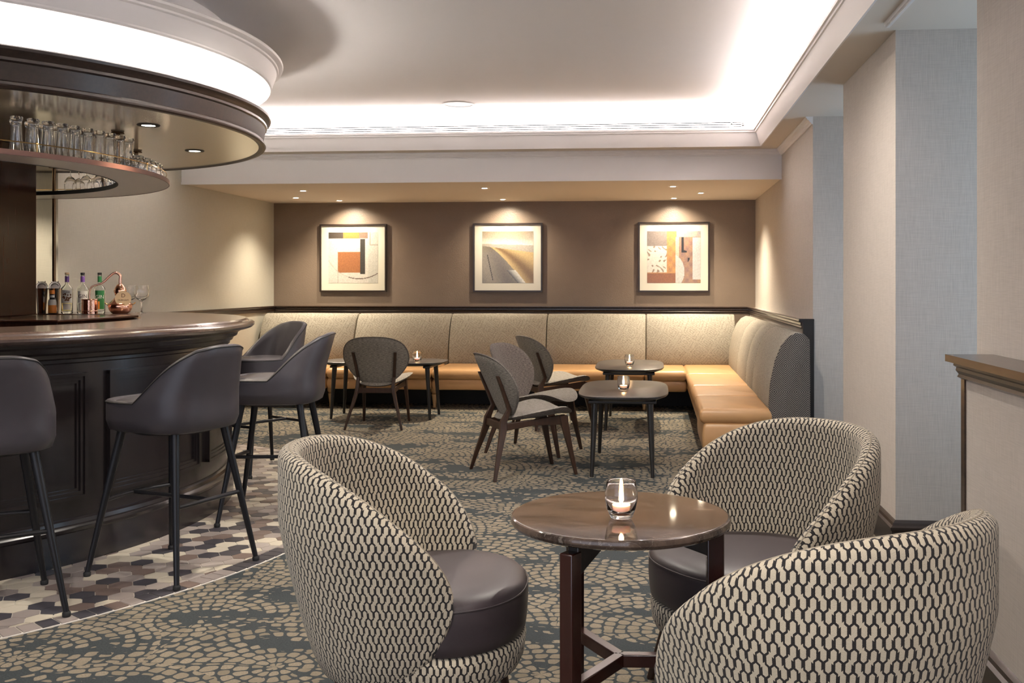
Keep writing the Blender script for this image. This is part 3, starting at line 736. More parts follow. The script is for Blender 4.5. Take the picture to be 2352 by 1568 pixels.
def on_bar(px, dep):
    th = math.atan(200/2300); u = (px-1300)/2300
    return ((-math.sin(th)+u*math.cos(th))*dep, (math.cos(th)+u*math.sin(th))*dep, BZ)
bottle(on_bar(154, 7.15), 'clear bottle with brown speckled label and purple stopper ribbon, leftmost of the three tall bottles', 'tagwood', 'purple', MT['white'], 'CASK', MT['ink'], 0.285, 0.0385, 'cask', MT['liquid_y'])
bottle(on_bar(190, 7.20), 'clear gin bottle with pale label and purple neck capsule', 'black', 'purple', MT['white'], 'GIN', MT['ink'], 0.285, 0.039, 'gin')
bottle(on_bar(229, 7.20), 'gin bottle with green label and green neck capsule', 'black', 'green', MT['green'], 'GIN', MT['white'], 0.285, 0.036, 'green')
# bitters
t = thing('bitters_bottle', 'small bottle with orange cap and orange and white label between the shakers', 'bottle', on_bar(120, 7.10))
MB().lathe([(0, 0), (0.026, 0), (0.027, 0.004), (0.027, 0.080), (0.022, 0.098), (0.0145, 0.108), (0.0145, 0.135), (0, 0.135)], 28).build('bottle_body', MT['black'], t, angle=40)
MB().lathe([(0.0275, 0.004), (0.0275, 0.060)], 28).build('label', MT['orange'], t)
MB().lathe([(0.0276, 0.060), (0.0276, 0.082), (0.0225, 0.100)], 28).build('label', MT['white'], t)
MB().lathe([(0.0152, 0.114), (0.0152, 0.130)], 20).build('neck_label', MT['white'], t)
MB().lathe([(0.0165, 0.138), (0.0175, 0.140), (0.0175, 0.160), (0.015, 0.166), (0, 0.166)], 20).build('cap', MT['orange'], t)
# cocktail shakers with strainers
def shaker(loc, label, h, r0, r1, strain=True):
    t = thing('cocktail_shaker', label, 'cocktail shaker', loc, 0, 'steel shakers on the bar')
    MB().lathe([(0, 0), (r0, 0), (r0+0.001, 0.003), (r1, h-0.004), (r1+0.0015, h), (r1-0.001, h), (r0, 0.006), (0, 0.005)], 40).build('tin', MT['steel'], t)
    if strain:
        m_ = MB(); cz = h+0.012; rr = r1*0.92
        nrm = Vector((math.cos(FACE), math.sin(FACE), 0.15)).normalized(); tn = Vector((-math.sin(FACE), math.cos(FACE), 0)); up = nrm.cross(tn).normalized()*-1
        if up.z < 0: up = -up
        ring_ = [Vector((0, 0, cz))+tn*rr*math.cos(2*PI*k/32)+up*rr*math.sin(2*PI*k/32) for k in range(33)]
        m_.tube(ring_, 0.0028, 8); ring2 = [Vector((0, 0, cz))+(p-Vector((0, 0, cz)))*0.86 for p in ring_]; m_.tube(ring2, 0.0018, 6)
        disc = [Vector((0, 0, cz))+tn*rr*0.8*math.cos(2*PI*k/32)+up*rr*0.8*math.sin(2*PI*k/32) for k in range(32)]
        m_.loft([[p-nrm*0.0006 for p in disc], [p+nrm*0.0006 for p in disc]])
        for k in range(9):
            a = R(25+k*16); p = Vector((0, 0, cz))+tn*rr*0.6*math.cos(a)+up*rr*0.6*math.sin(a)+nrm*0.0008
            m_.tube([p, p+nrm*0.0006], 0.0028, 8, mat=1)
        for a in (-20, 60, 120, 200):
            p = Vector((0, 0, cz))+tn*rr*math.cos(R(a))+up*rr*math.sin(R(a)); q = Vector((0, 0, cz))+tn*rr*1.28*math.cos(R(a))+up*rr*1.28*math.sin(R(a)); m_.tube([p, q], 0.0035, 8)
        m_.build('strainer', [MT['steel'], MT['black']], t)
    return t
shaker(on_bar(96, 7.14), 'steel cocktail shaker tin with strainer, leftmost beside the column', 0.178, 0.028, 0.0395)
shaker(on_bar(126, 7.17), 'steel cocktail shaker tin standing behind the small orange bottle', 0.178, 0.028, 0.0395)
# copper still: pot, bucket
still = thing('copper_still', 'small hammered copper still with swan neck on the bar', 'still', on_bar(276, 7.12))
MB().lathe([(0, 0), (0.050, 0), (0.058, 0.004), (0.076, 0.028), (0.081, 0.052), (0.078, 0.062), (0.083, 0.066), (0.080, 0.070), (0.062, 0.085), (0.044, 0.104), (0.032, 0.118), (0.030, 0.126)], 48).build('pot', MT['copper'], still, angle=60)
MB().lathe([(0.030, 0.126), (0.036, 0.130), (0.036, 0.140), (0.042, 0.150), (0.043, 0.162), (0.036, 0.182), (0.024, 0.200), (0.014, 0.210), (0, 0.212)], 40).build('onion_head', MT['copper_s'], still, angle=60)
bk = Vector(on_bar(206, 7.06)); pt = Vector(on_bar(276, 7.12)); dlt = bk-pt
ctrl = [(0, 0.205), (0.0, 0.235), (-0.02, 0.268), (0.10, 0.287), (0.22, 0.285), (0.36, 0.262), (0.52, 0.228), (0.68, 0.208), (0.86, 0.198), (0.97, 0.180), (1.0, 0.150), (1.0, 0.09)]
ctrl = [(max(0, a), z) for a, z in ctrl]
pts = []
for i in range(len(ctrl)-1):
    p0 = ctrl[max(i-1, 0)]; p1 = ctrl[i]; p2 = ctrl[i+1]; p3 = ctrl[min(i+2, len(ctrl)-1)]
    for q in range(6):
        t_ = q/6; f = lambda a, b, c_, d: 0.5*(2*b+(c_-a)*t_+(2*a-5*b+4*c_-d)*t_*t_+(3*b-a-3*c_+d)*t_**3)
        a_ = f(p0[0], p1[0], p2[0], p3[0]); z_ = f(p0[1], p1[1], p2[1], p3[1]); pts.append((dlt.x*a_, dlt.y*a_, z_))
n_ = len(pts); MB().tube(pts, [0.011-0.0065*i/n_ for i in range(n_)], 14).build('swan_neck', MT['copper_s'], still, angle=60)
for s_ in (-1, 1):
    tn = Vector((-math.sin(FACE), math.cos(FACE), 0))*s_
    MB().tube([tn*0.074+Vector((0, 0, 0.058)), tn*0.092+Vector((0, 0, 0.070)), tn*0.100+Vector((0, 0, 0.078)), tn*0.088+Vector((0, 0, 0.066))], 0.004, 8).build('handle', MT['brass'], still)
MB().lathe([(0, 0.003), (0.050, 0.003), (0.050, 0.0), (0.0525, 0.0), (0.0525, 0.018), (0.0545, 0.020), (0.0525, 0.022), (0.0525, 0.096), (0.0555, 0.100), (0.0525, 0.103), (0.0500, 0.103), (0.0495, 0.006), (0, 0.006)], 40).build('bucket', MT['copper'], still, loc=tuple(bk-pt))
# round tag hanging on the still
tg = MB(); nrm = Vector((math.cos(FACE), math.sin(FACE), 0.12)).normalized(); tn = Vector((-math.sin(FACE), math.cos(FACE), 0)); up = Vector((0, 0, 1))
c0 = Vector((0, 0, 0))
disc = [c0+tn*0.053*math.cos(2*PI*k/40)+up*0.053*math.sin(2*PI*k/40) for k in range(40)]
tg.loft([[p-nrm*0.002 for p in disc], [p+nrm*0.002 for p in disc]], mat=0)
def tag_text(txt, size, zoff):
    vs, fs = text_mesh(txt, size); tg.add([c0+tn*v.x+up*(v.y+zoff)+nrm*(0.0024+v.z) for v in vs], fs, 1)
tag_text('DURHAM', 0.0165, -0.012)
tag_text('D', 0.038, 0.020)
tgo = tg.build('wooden_tag', [MT['tagwood'], MT['ink_brown']], smooth=False)
tgo.location = pt+nrm*0.075+tn*0.018+Vector((0, 0, 0.098)); tag(tgo, 'round pale wooden tag with brown lettering leaning on the copper still', 'tag')
# balloon glasses
gin_o = [(0, 0), (0.036, 0.0), (0.036, 0.002), (0.010, 0.006), (0.0050, 0.014), (0.0048, 0.075), (0.009, 0.088), (0.030, 0.100), (0.046, 0.120), (0.052, 0.145), (0.050, 0.175), (0.045, 0.200)]
gin_i = [(0, 0.093), (0.026, 0.102), (0.0435, 0.122), (0.0495, 0.146), (0.048, 0.175), (0.0437, 0.200)]
gg = glass_obj('balloon_glass', gin_o, gin_i, 40).build('balloon_glass', MT['glass'], angle=50)
tag(gg, 'large clear balloon glass, rightmost object on the bar', 'glass', 'balloon gin glasses on the bar'); gg.location = on_bar(325, 7.22)
g2 = gg.copy(); C.objects.link(g2); g2.location = on_bar(298, 7.34); g2['label'] = 'clear balloon glass half hidden behind the copper still'

# ------------------------------------------------------------------ banquette
bq = thing('banquette', 'L-shaped banquette with tan leather seat and oatmeal upholstered backrest', 'banquette', (0, 0, 0))
SZt = 0.42; yF, yJ = 10.20, 10.98; xF, xJ = 0.345, 0.83; yE = 7.10
seams = [-4.45, -3.345, -2.267, -1.176, -0.079, 0.955]
def cushion(x0, x1, y0, y1, z0, z1, r=0.04, puff=0.012, nx=14, ny=10, name='seat_cushion', mat=None, par=bq):
    m_ = MB(); cxm, cym = (x0+x1)/2, (y0+y1)/2; rings = []
    for k in range(9):
        a = -PI/2+PI*k/8; ins = r*(1-math.cos(a)); z = (z0+z1)/2+((z1-z0)/2)*math.sin(a)
        pl = []
        for i in range(20):
            for c_, (sx, sy) in enumerate(()): pass
        hx, hy = (x1-x0)/2-ins, (y1-y0)/2-ins; q = 0.02
        for (sx, sy, aa) in ((1, 1, 0), (-1, 1, PI/2), (-1, -1, PI), (1, -1, 3*PI/2)):
            for j in range(5):
                b_ = aa+PI/2*j/4; pl.append((cxm+sx*(hx-q)+q*math.cos(b_), cym+sy*(hy-q)+q*math.sin(b_), z))
        rings.append(pl)
    m_.loft(rings)
    return m_.build(name, mat or MT['tan'], par, angle=60)
sx_ = [-4.45, -3.40, -2.285, -1.19, -0.09, 0.345]
for i in range(len(sx_)-1):
    cushion(sx_[i]+0.002, sx_[i+1]-0.002, yF-0.02, yJ+0.1, 0.315, SZt, 0.034)
    cushion(sx_[i]+0.002, sx_[i+1]-0.002, yF, yJ, 0.205, 0.318, 0.02, name='seat_base')
ysm = [yE, 7.95, 8.75, 9.9, yJ+0.1]
for i in range(len(ysm)-1):
    cushion(xF-0.02, xJ+0.004 if i == 0 else xJ+0.12, ysm[i]+0.002, ysm[i+1]-0.002, 0.315, SZt+0.004, 0.034)
    cushion(xF, xJ+0.002 if i == 0 else xJ+0.1, ysm[i]+0.002, ysm[i+1]-0.002, 0.10 if i == 0 else 0.205, 0.318, 0.02, name='seat_base')
mb = MB(); mb.bx(-4.45, 1.05, yJ-0.25, yJ+0.3, 0.0, 0.21); mb.bx(xJ-0.2, 1.05, yE+0.2, yJ, 0.0, 0.21); mb.build('recessed_plinth', MT['black'], bq, smooth=False)
def back_panel(path0, path1, depth_dir, name='backrest_panel', mat=None):
    # vertical bulging panel between two xy points; depth_dir points to the wall
    p0, p1 = Vector(path0), Vector(path1); d = Vector(depth_dir); L_ = (p1-p0).length; e = (p1-p0)/L_
    prof = [(0.00, 0.36), (-0.030, 0.45), (-0.015, 0.60), (0.05, 0.78), (0.12, 0.90), (0.17, 0.945), (0.23, 0.965), (0.29, 0.960), (0.33, 0.93), (0.34, 0.36)]
    rings = []
    for s_, ins in ((0.0, 0.022), (0.005, 0.008), (0.016, 0.0), (L_/2, -0.006), (L_-0.016, 0.0), (L_-0.005, 0.008), (L_, 0.022)):
        q = p0+e*s_; rings.append([(q.x+d.x*(o+ins), q.y+d.y*(o+ins), z-ins*0.6) for o, z in prof])
    m_ = MB(); m_.loft(rings); return m_.build(name, mat or MT['back_tw'], bq, angle=50)
for i in range(len(seams)-1):
    x1 = seams[i+1] if i < 4 else 0.90
    back_panel((seams[i]+0.002, yJ), (x1-0.002, yJ), (0, 1))
# right run: narrower depth
def back_panel_r(y0, y1, mat=None, name='backrest_panel'):
    prof = [(0.00, 0.36), (-0.018, 0.45), (-0.008, 0.60), (0.025, 0.76), (0.07, 0.87), (0.12, 0.93), (0.17, 0.955), (0.22, 0.950), (0.25, 0.92), (0.255, 0.36)]
    rings = []
    for y, ins in ((y0, 0.02), (y0+0.006, 0.007), (y0+0.02, 0.0), ((y0+y1)/2, -0.004), (y1-0.02, 0.0), (y1-0.006, 0.007), (y1, 0.02)):
        rings.append([(xJ+o+ins, y, z-ins*0.6) for o, z in prof])
    m_ = MB(); m_.loft(rings[1:]); return m_.build(name, mat or MT['back_tw'], bq, angle=50)
for a, b in ((yE+0.05, 8.35), (8.352, 8.95), (8.952, 9.9), (9.902, 11.0)): back_panel_r(a, b)
prof = [(0.00, 0.22), (-0.018, 0.45), (-0.008, 0.60), (0.025, 0.76), (0.07, 0.87), (0.12, 0.93), (0.17, 0.955), (0.22, 0.950), (0.25, 0.92), (0.255, 0.22)]
m_ = MB(); m_.loft([[(xJ+o+0.01, yE+0.012, z-0.01) for o, z in prof], [(xJ+o-0.002, yE+0.02, z+0.001) for o, z in prof], [(xJ+o-0.002, yE+0.055, z+0.001) for o, z in prof]]); m_.build('end_panel', MT['herring'], bq, angle=50)
for x, y in ((-3.40, 10.36), (-2.285, 10.36), (-1.19, 10.36), (-0.09, 10.36), (-4.3, 10.36), (0.5, 8.0), (0.5, 9.2)):
    MB().lathe([(0, 0), (0.016, 0), (0.020, 0.010), (0.017, 0.018), (0.022, 0.06), (0.033, 0.135), (0.034, 0.145), (0.026, 0.152), (0.038, 0.165), (0.040, 0.185), (0.036, 0.206), (0, 0.206)], 24, (x, y, 0)).build('leg', MT['gold'], bq, angle=40)

# ------------------------------------------------------------------ pictures
def paint_left(u, v):
    n = random.random()*0.03
    c = (0.62+n, 0.58+n, 0.52+n)
    if v > 0.875:
        if u < 0.30: c = (0.07, 0.055, 0.045)
        elif u < 0.62: c = (0.50+n, 0.20+n, 0.06)
        elif u < 0.80: c = (0.20+n*3, 0.13+n*2, 0.10+n)
    if 0.64 < u < 0.74 and 0.18 < v < 0.87: c = (0.05, 0.045, 0.04)
    if 0.19 < u <= 0.64 and 0.20 < v < 0.61: c = (0.33+n*2-0.05*abs(v-.4), 0.125+n, 0.055)
    if 0.80 < u: c = (0.55+n, 0.53+n, 0.47+n)
    if abs(u-0.84) < 0.006 and v > 0.75 or abs(v-0.75) < 0.005 and u > 0.84: c = (0.35, 0.3, 0.25)
    if abs(u-0.19) < 0.006 and v < 0.2: c = (0.35, 0.31, 0.27)
    d = math.hypot(u-0.62, v-0.80)
    if abs(d-0.715) < 0.008 and v < 0.2 and u > 0.4: c = (0.12, 0.08, 0.07)
    elif abs(d-0.715) < 0.005 and u < 0.4 and v < .6: c = (0.40, 0.36, 0.33)
    return c
def paint_mid(u, v):
    def mix(a, b, t): t = max(0, min(1, t)); return tuple(a[i]*(1-t)+b[i]*t for i in range(3))
    sky = mix((0.52, 0.47, 0.38), (0.25, 0.19, 0.12), (v-0.72)/0.28*0.9)
    hz = 0.76-0.03*u; edge1 = 0.74-0.33*max(0, u-0.12)**1.1*1.1
    left = 0.70-1.15*max(0, u-0.15)**1.25
    if v > hz: c = mix((0.70, 0.66, 0.56), sky, (v-hz)/0.12)
    elif v > hz-0.04-0.10*u: c = (0.40, 0.36, 0.30)
    elif u < 0.15 or v < left:
        c = mix((0.16, 0.135, 0.11), (0.30, 0.26, 0.20), 0.5+0.5*math.sin(u*9+v*4)); 
        if abs(u-(0.10+0.22*(0.55-v))) < 0.008 and 0.05 < v < 0.55: c = (0.03, 0.025, 0.02)
        if u > 0.46 and v < 0.25 and v > left-0.17: c = mix((0.05, 0.045, 0.05), (0.7, 0.68, 0.62), (v-left+0.17)/0.17 if v < left else 1)
    elif v < left+0.035 and v < 0.25: c = (0.75, 0.73, 0.66)
    else:
        t = (v-left)/(max(0.05, hz-left)); s = math.sin(t*7.5+u*2.2)
        c = mix((0.20, 0.115, 0.035), (0.56, 0.40, 0.17), 0.5+0.5*s)
        if abs(v-(0.72-0.15*(u-0.3)**1.0-0.04*math.sin(u*6))) < 0.012 and u > 0.45: c = (0.04, 0.035, 0.03)
    return c
def paint_right(u, v):
    n = random.random()*0.03; b = 0.05*math.sin(u*40)*math.sin(v*31)
    c = (0.30+n+b, 0.17+n+b*.6, 0.11+n)
    if u < 0.37 and v > 0.71: c = (0.22+n, 0.175+n, 0.15+n)
    elif u < 0.37 and v > 0.20:
        c = (0.66+n, 0.62+n, 0.55+n)
        if math.sin(u*37+3*math.sin(v*20))*math.sin(v*29+2*math.sin(u*23)) > 0.62: c = (0.28, 0.20, 0.14)
    elif u < 0.55 and v > 0.19: c = (0.46+n+b*2, 0.22+n+b, 0.06+n)
    elif v < 0.20 and u < 0.53: c = (0.26+n, 0.09+n, 0.035)
    elif u > 0.85 and v > 0.07 and v < 0.88: c = (0.52+n, 0.51+n, 0.50+n)
    elif v > 0.89: c = (0.36+n+b, 0.33+n+b, 0.29+n)
    if u >= 0.53 and u < 0.60 and v < .89: c = (0.50+n, 0.42+n, 0.30+n)
    if u > 0.53 and (u-0.40)**2/0.30**2+(v-0.22)**2/0.36**2 < 1: c = (0.52+n, 0.51+n, 0.48+n)
    if 0.64 < u < 0.69 and 0.62 < v < 0.89 or (0.64 < u < 0.75 and 0.59 < v < 0.62+0.30*(0.74-u) and u < .74): c = (0.015, 0.012, 0.01)
    if 0.755 < u < 0.80 and 0.40 < v < 0.49 and u-0.755 < (v-0.38)*0.5: c = (0.015, 0.012, 0.01)
    return c
def picture(x0, x1, z0, z1, paint, label, im=(0.14, 0.14, 0.14, 0.12)):
    t = thing('framed_picture', label, 'picture', ((x0+x1)/2, YB, (z0+z1)/2), 0, 'framed abstract prints on the brown wall')
    W_, H_ = x1-x0, z1-z0; fw = 0.018; D = 0.038
    m_ = MB()
    for a, b, c_, d in ((-W_/2, W_/2, H_/2-fw, H_/2), (-W_/2, W_/2, -H_/2, -H_/2+fw), (-W_/2, -W_/2+fw, -H_/2+fw, H_/2-fw), (W_/2-fw, W_/2, -H_/2+fw, H_/2-fw)): m_.bx(a, b, -D, -0.001, c_, d)
    m_.build('frame', MT['frame'], t, smooth=False)
    m_ = MB(); m_.bx(-W_/2+fw, W_/2-fw, -0.018, -0.001, -H_/2+fw, H_/2-fw); m_.build('mount', MT['mount'], t, smooth=False)
    n = 110; ax0 = -W_/2+im[0]*W_; ax1 = W_/2-im[1]*W_; az0 = -H_/2+im[2]*H_; az1 = H_/2-im[3]*H_
    me = bpy.data.meshes.new('print'); vs = []; cols = []
    for j in range(n+1):
        for i in range(n+1):
            vs.append((ax0+(ax1-ax0)*i/n, -0.0195, az0+(az1-az0)*j/n)); cols.append(paint(i/n, j/n))
    me.from_pydata(vs, [], [(j*(n+1)+i, j*(n+1)+i+1, (j+1)*(n+1)+i+1, (j+1)*(n+1)+i) for j in range(n) for i in range(n)])
    ca = me.color_attributes.new('paint', 'FLOAT_COLOR', 'POINT')
    for k_, c_ in enumerate(cols): ca.data[k_].color = (*c_, 1)
    me.materials.append(MT['print']); o = bpy.data.objects.new('print', me); C.objects.link(o); o.parent = t
m, nt, p = new_mat('printed artwork'); at = nt.nodes.new('ShaderNodeAttribute'); at.attribute_name = 'paint'
nn = noise(nt, coords(nt), 60, 4); hs = nt.nodes.new('ShaderNodeHueSaturation'); nt.links.new(at.outputs[0], hs.inputs['Color']); nt.links.new((nn*0.5+0.50).s, hs.inputs['Value'])
nt.links.new(hs.outputs[0], p.inputs['Base Color']); setp(p, rough=0.4, coat=0.6, coatr=0.03); MT['print'] = m
picture(-3.936, -3.130, 1.207, 2.007, paint_left, 'square framed print of rust and black blocks, left of three', (0.13, 0.13, 0.13, 0.12))
picture(-2.096, -1.281, 1.207, 2.010, paint_mid, 'square framed print of sweeping ochre curves, middle of three', (0.13, 0.13, 0.13, 0.12))
picture(-0.170, 0.646, 1.207, 2.012, paint_right, 'square framed print of orange, white and brown shapes, right of three', (0.125, 0.125, 0.13, 0.13))

# ------------------------------------------------------------------ lounge tables and candles
def make_lounge_table():
    t = thing('lounge_table', 'x', 'table', group='rectangular dark lounge tables')
    a, b, z = 0.60, 0.315, 0.55
    m_ = MB(); rings = []
    for k, (ins, zz) in enumerate(((0.050, z-0.034), (0.030, z-0.026), (0.004, z-0.016), (0.0, z-0.012), (0.0, z-0.003), (0.002, z))):
        rings.append([(x, y, zz) for x, y in superell(a-ins, b-ins, 3.6, 80)])
    m_.loft(rings[:5]); m_.build('table_edge', MT['black_wood'], t, angle=40)
    m_ = MB(); m_.loft([[(x, y, z-0.002) for x, y in superell(a-0.0005, b-0.0005, 3.6, 80)], [(x, y, z) for x, y in superell(a-0.003, b-0.003, 3.6, 80)]]); m_.build('tabletop', MT['table_lam'], t, angle=40)
    for sx in (-1, 1):
        for sy in (-1, 1):
            m_ = MB(); m_.tube([(sx*0.485, sy*0.205, 0.0), (sx*0.455, sy*0.185, z-0.05)], [0.013, 0.0235], 20); m_.build('leg', MT['black_wood'], t, angle=50)
        m_ = MB(); m_.bx(sx*0.455-0.035, sx*0.455+0.035, -0.23, 0.23, z-0.056, z-0.034); m_.build('leg_bracket', MT['black_wood'], t, bevel=0.006)
    return t
t0 = make_lounge_table()
place(t0, (-0.207, 7.225, 0), R(90), 'dark rectangular lounge table, nearest to the camera beside the two tweed chairs')
t1 = copy_tree(t0); place(t1, (-0.215, 9.365, 0), R(90), 'dark rectangular lounge table in the banquette corner, right of the single chair')
t2 = copy_tree(t0); place(t2, (-2.61, 9.63, 0), 0, 'dark rectangular lounge table at the left, in front of the banquette')

def make_candle():
    h = thing('candle_holder', 'x', 'candle holder', group='glass votive holders on the lounge tables')
    m_ = glass_obj('g', [(0, 0), (0.022, 0), (0.026, 0.003), (0.034, 0.022), (0.0385, 0.045), (0.0385, 0.058), (0.0345, 0.083), (0.0335, 0.086)], [(0, 0.010), (0.020, 0.0115), (0.030, 0.024), (0.0365, 0.045), (0.0365, 0.058), (0.0325, 0.083), (0.0325, 0.086)], 40)
    m_.build('glass_bowl', MT['glass'], h, angle=60)
    c = thing('tealight', 'x', 'candle', group='tealights inside the glass holders')
    MB().lathe([(0, 0.0), (0.0195, 0.0), (0.0205, 0.002), (0.0215, 0.0165), (0.0195, 0.0165), (0.0, 0.0155)], 32).build('wax', MT['wax'], c, angle=50)
    MB().tube([(0, 0, 0.0157), (0.0005, 0, 0.022)], 0.0007, 6).build('wick', MT['black'], c)
    MB().lathe([(0, 0.020), (0.0025, 0.022), (0.0058, 0.028), (0.0056, 0.038), (0.0040, 0.052), (0.0020, 0.066), (0, 0.072)], 14).build('flame', MT['flame'], c)
    ld = bpy.data.lights.new('glow', 'POINT'); ld.energy = 0.35; ld.color = (1, 0.55, 0.24); ld.shadow_soft_size = 0.006
    lo = bpy.data.objects.new('glow', ld); C.objects.link(lo); lo.parent = c; lo.location = (0, 0, 0.075)
    return h, c
h0, c0_ = make_candle(); first = True
for (x, y, z, lb) in ((-0.088, 2.785, 0.651, 'on the round marble table in front'), (-0.207, 7.049, 0.551, 'on the nearer rectangular lounge table'), (-0.215, 9.191, 0.551, 'on the corner lounge table'), (-2.262, 9.477, 0.551, 'on the left lounge table')):
    h = h0 if first else copy_tree(h0); c = c0_ if first else copy_tree(c0_); first = False
    h.scale = c.scale = (1.19, 1.19, 1.19)
    place(h, (x, y, z), 0, 'round glass votive holder '+lb); place(c, (x, y, z+0.0148), 0, 'lit white tealight '+lb)
    if z > 0.6: pass

# ------------------------------------------------------------------ tweed side chairs
def grid_shell(m_, fn, nu, nv, th, mat_f=0, mat_b=1):
    """fn(u,v)->(point, normal); closed pad of thickness th with uv in metres"""
    P = [[fn(i/nu, j/nv) for j in range(nv+1)] for i in range(nu+1)]
    return P
def pad(name, outline_fn, surf, th, mats, parent, nr=12, na=56, crown=0.0):
    """rounded pad: polar grid of an outline laid on a surface; surf(x,y)->Vector ; th thickness"""
    m_ = MB(); top = []; bot = []
    def S_(x, y):
        p = surf(x, y); e = 1e-3; a = surf(x+e, y)-p; b = surf(x, y+e)-p; return p, a.cross(b).normalized()
    for k in range(nr+1):
        f = k/nr; rowt = []; rowb = []
        for j in range(na):
            ox, oy = outline_fn(2*PI*j/na); x, y = ox*f, oy*f; p, n = S_(x, y)
            ed = math.sqrt(max(0, 1-f**6)); t_ = th/2*ed+0.0
            rowt.append((p+n*(t_+crown*(1-f*f)), (x, y))); rowb.append((p-n*t_, (x, y)))
        top.append(rowt); bot.append(rowb)
    for side, mi in ((top, 0), (bot, 1)):
        vs = [q[0] for row in side for q in row]; uvs = [q[1] for row in side for q in row]; fs = []; fu = []
        for k in range(nr):
            for j in range(na):
                f = (k*na+j, k*na+(j+1) % na, (k+1)*na+(j+1) % na, (k+1)*na+j); fs.append(f); fu.append([uvs[i] for i in f])
        m_.add(vs, fs, mi, fu)
    o = m_.build(name, mats, parent, angle=70, doubles=True)
    return o
def make_tweed_chair():
    t = thing('lounge_chair', 'x', 'chair', group='tweed lounge chairs with walnut legs')
    # facing +x
    def back_out(a):
        c, s = math.cos(a), math.sin(a)
        pw = 0.72 if s > 0 else 0.86; w = 0.300*math.copysign(abs(c)**pw, c); h = (0.215 if s > 0 else 0.255)*math.copysign(abs(s)**pw, s)
        if s < 0: w *= 1-0.30*abs(s)
        return w, h
    def back_surf(y, z):   # y sideways, z up along the back
        xx = -0.245-0.44*z+0.85*y*y-0.15*z*z; return Vector((xx, -y, 0.625+z*0.97))
    pad('backrest', back_out, back_surf, 0.036, [MT['tweed_l'], MT['tweed']], t)
    # seam cord round the back edge
    pts = []
    for j in range(57):
        ox, oy = back_out(2*PI*j/56); pts.append(back_surf(ox*0.985, oy*0.985)+Vector((-0.008, 0, 0)))
    MB().tube(pts, 0.0035, 6, caps=False).build('back_piping', MT['tweed'], t)
    def seat_out(a):
        c, s = math.cos(a), math.sin(a)
        x = (0.265 if c > 0 else 0.255)*math.copysign(abs(c)**0.85, c); fr = (x+0.255)/0.52
        w = (0.19+0.105*min(1, fr*1.35)); y = w*math.copysign(abs(s)**0.80, s); return x, y
    def seat_surf(x, y):
        return Vector((x+0.04, y, 0.405+0.055*(abs(y)/0.28)**2.2+0.03*max(0, x)/0.26-0.055*max(0, (x-0.14)/0.12)**2*0.6-0.02*max(0, -x/0.25)))
    pad('seat', seat_out, seat_surf, 0.042, [MT['tweed_l'], MT['tweed']], t, crown=0.006)
    for s in (-1, 1):
        def box_path(pts_, name):
            # pts: (x,y,z,width_x,width_y)
            rings = [[(x+dx*wx/2, y+dy*wy/2, z) for dx, dy in ((-1, -1), (1, -1), (1, 1), (-1, 1))] for x, y, z, wx, wy in pts_]
            m_ = MB(); m_.loft(rings); return m_.build(name, MT['walnut'], t, bevel=0.004, angle=50)
        box_path([(-0.315, s*0.255, 0.0, 0.022, 0.020), (-0.285, s*0.225, 0.12, 0.030, 0.024), (-0.250, s*0.190, 0.24, 0.040, 0.028), (-0.225, s*0.168, 0.33, 0.050, 0.030), (-0.222, s*0.160, 0.38, 0.048, 0.030),
                  *[(back_surf(yy, (zz-0.625)/0.97).x-0.030, s*yy, zz, wq, 0.026) for yy, zz, wq in ((0.163, 0.46, 0.030), (0.172, 0.54, 0.026), (0.181, 0.62, 0.024), (0.190, 0.69, 0.021))]], 'rear_leg')
        box_path([(0.285, s*0.215, 0.0, 0.022, 0.022), (0.245, s*0.205, 0.18, 0.034, 0.026), (0.205, s*0.195, 0.36, 0.056, 0.030), (0.20, s*0.193, 0.405, 0.060, 0.030)], 'front_leg')
        m_ = MB(); m_.loft([[(-0.235, s*0.16+dy, z) for dy, z in ((-0.013, 0.315), (0.013, 0.315), (0.013, 0.365), (-0.013, 0.365))], [(-0.02, s*0.175+dy, z) for dy, z in ((-0.013, 0.345), (0.013, 0.345), (0.013, 0.385), (-0.013, 0.385))],
            [(0.21, s*0.193+dy, z) for dy, z in ((-0.013, 0.345), (0.013, 0.345), (0.013, 0.412), (-0.013, 0.412))]]); m_.build('side_rail', MT['walnut'], t, bevel=0.003)
    MB().bx(-0.238, -0.212, -0.165, 0.165, 0.322, 0.368).build('rear_rail', MT['walnut'], t, bevel=0.003)
    return t
ch = make_tweed_chair()
def foot_place(o, rear, front, label):
    rc = Vector(((rear[0][0]+rear[1][0])/2, (rear[0][1]+rear[1][1])/2)); fc = Vector(((front[0][0]+front[1][0])/2, (front[0][1]+front[1][1])/2))
    d = fc-rc; c_ = (rc+fc)/2; place(o, (c_.x, c_.y, 0), math.atan2(d.y, d.x), label)
foot_place(ch, [(-1.258, 6.969), (-1.005, 6.509)], [(-0.52, 6.838), (-0.726, 7.186)], 'tweed lounge chair with walnut legs, nearest of the row of three')
ch2 = copy_tree(ch); foot_place(ch2, [(-1.268, 7.625), (-1.097, 8.082)], [(-0.69, 7.481), (-0.562, 7.849)], 'tweed lounge chair with walnut legs, middle one of the row of three')
ch3 = copy_tree(ch); place(ch3, (-0.90, 9.18, 0), R(32), 'tweed lounge chair with walnut legs, furthest of the row, by the corner table')
ch4 = copy_tree(ch); foot_place(ch4, [(-2.734, 8.748), (-2.228, 8.739)], [(-2.739, 9.351), (-2.299, 9.298)], 'tweed lounge chair seen from behind at the left table')

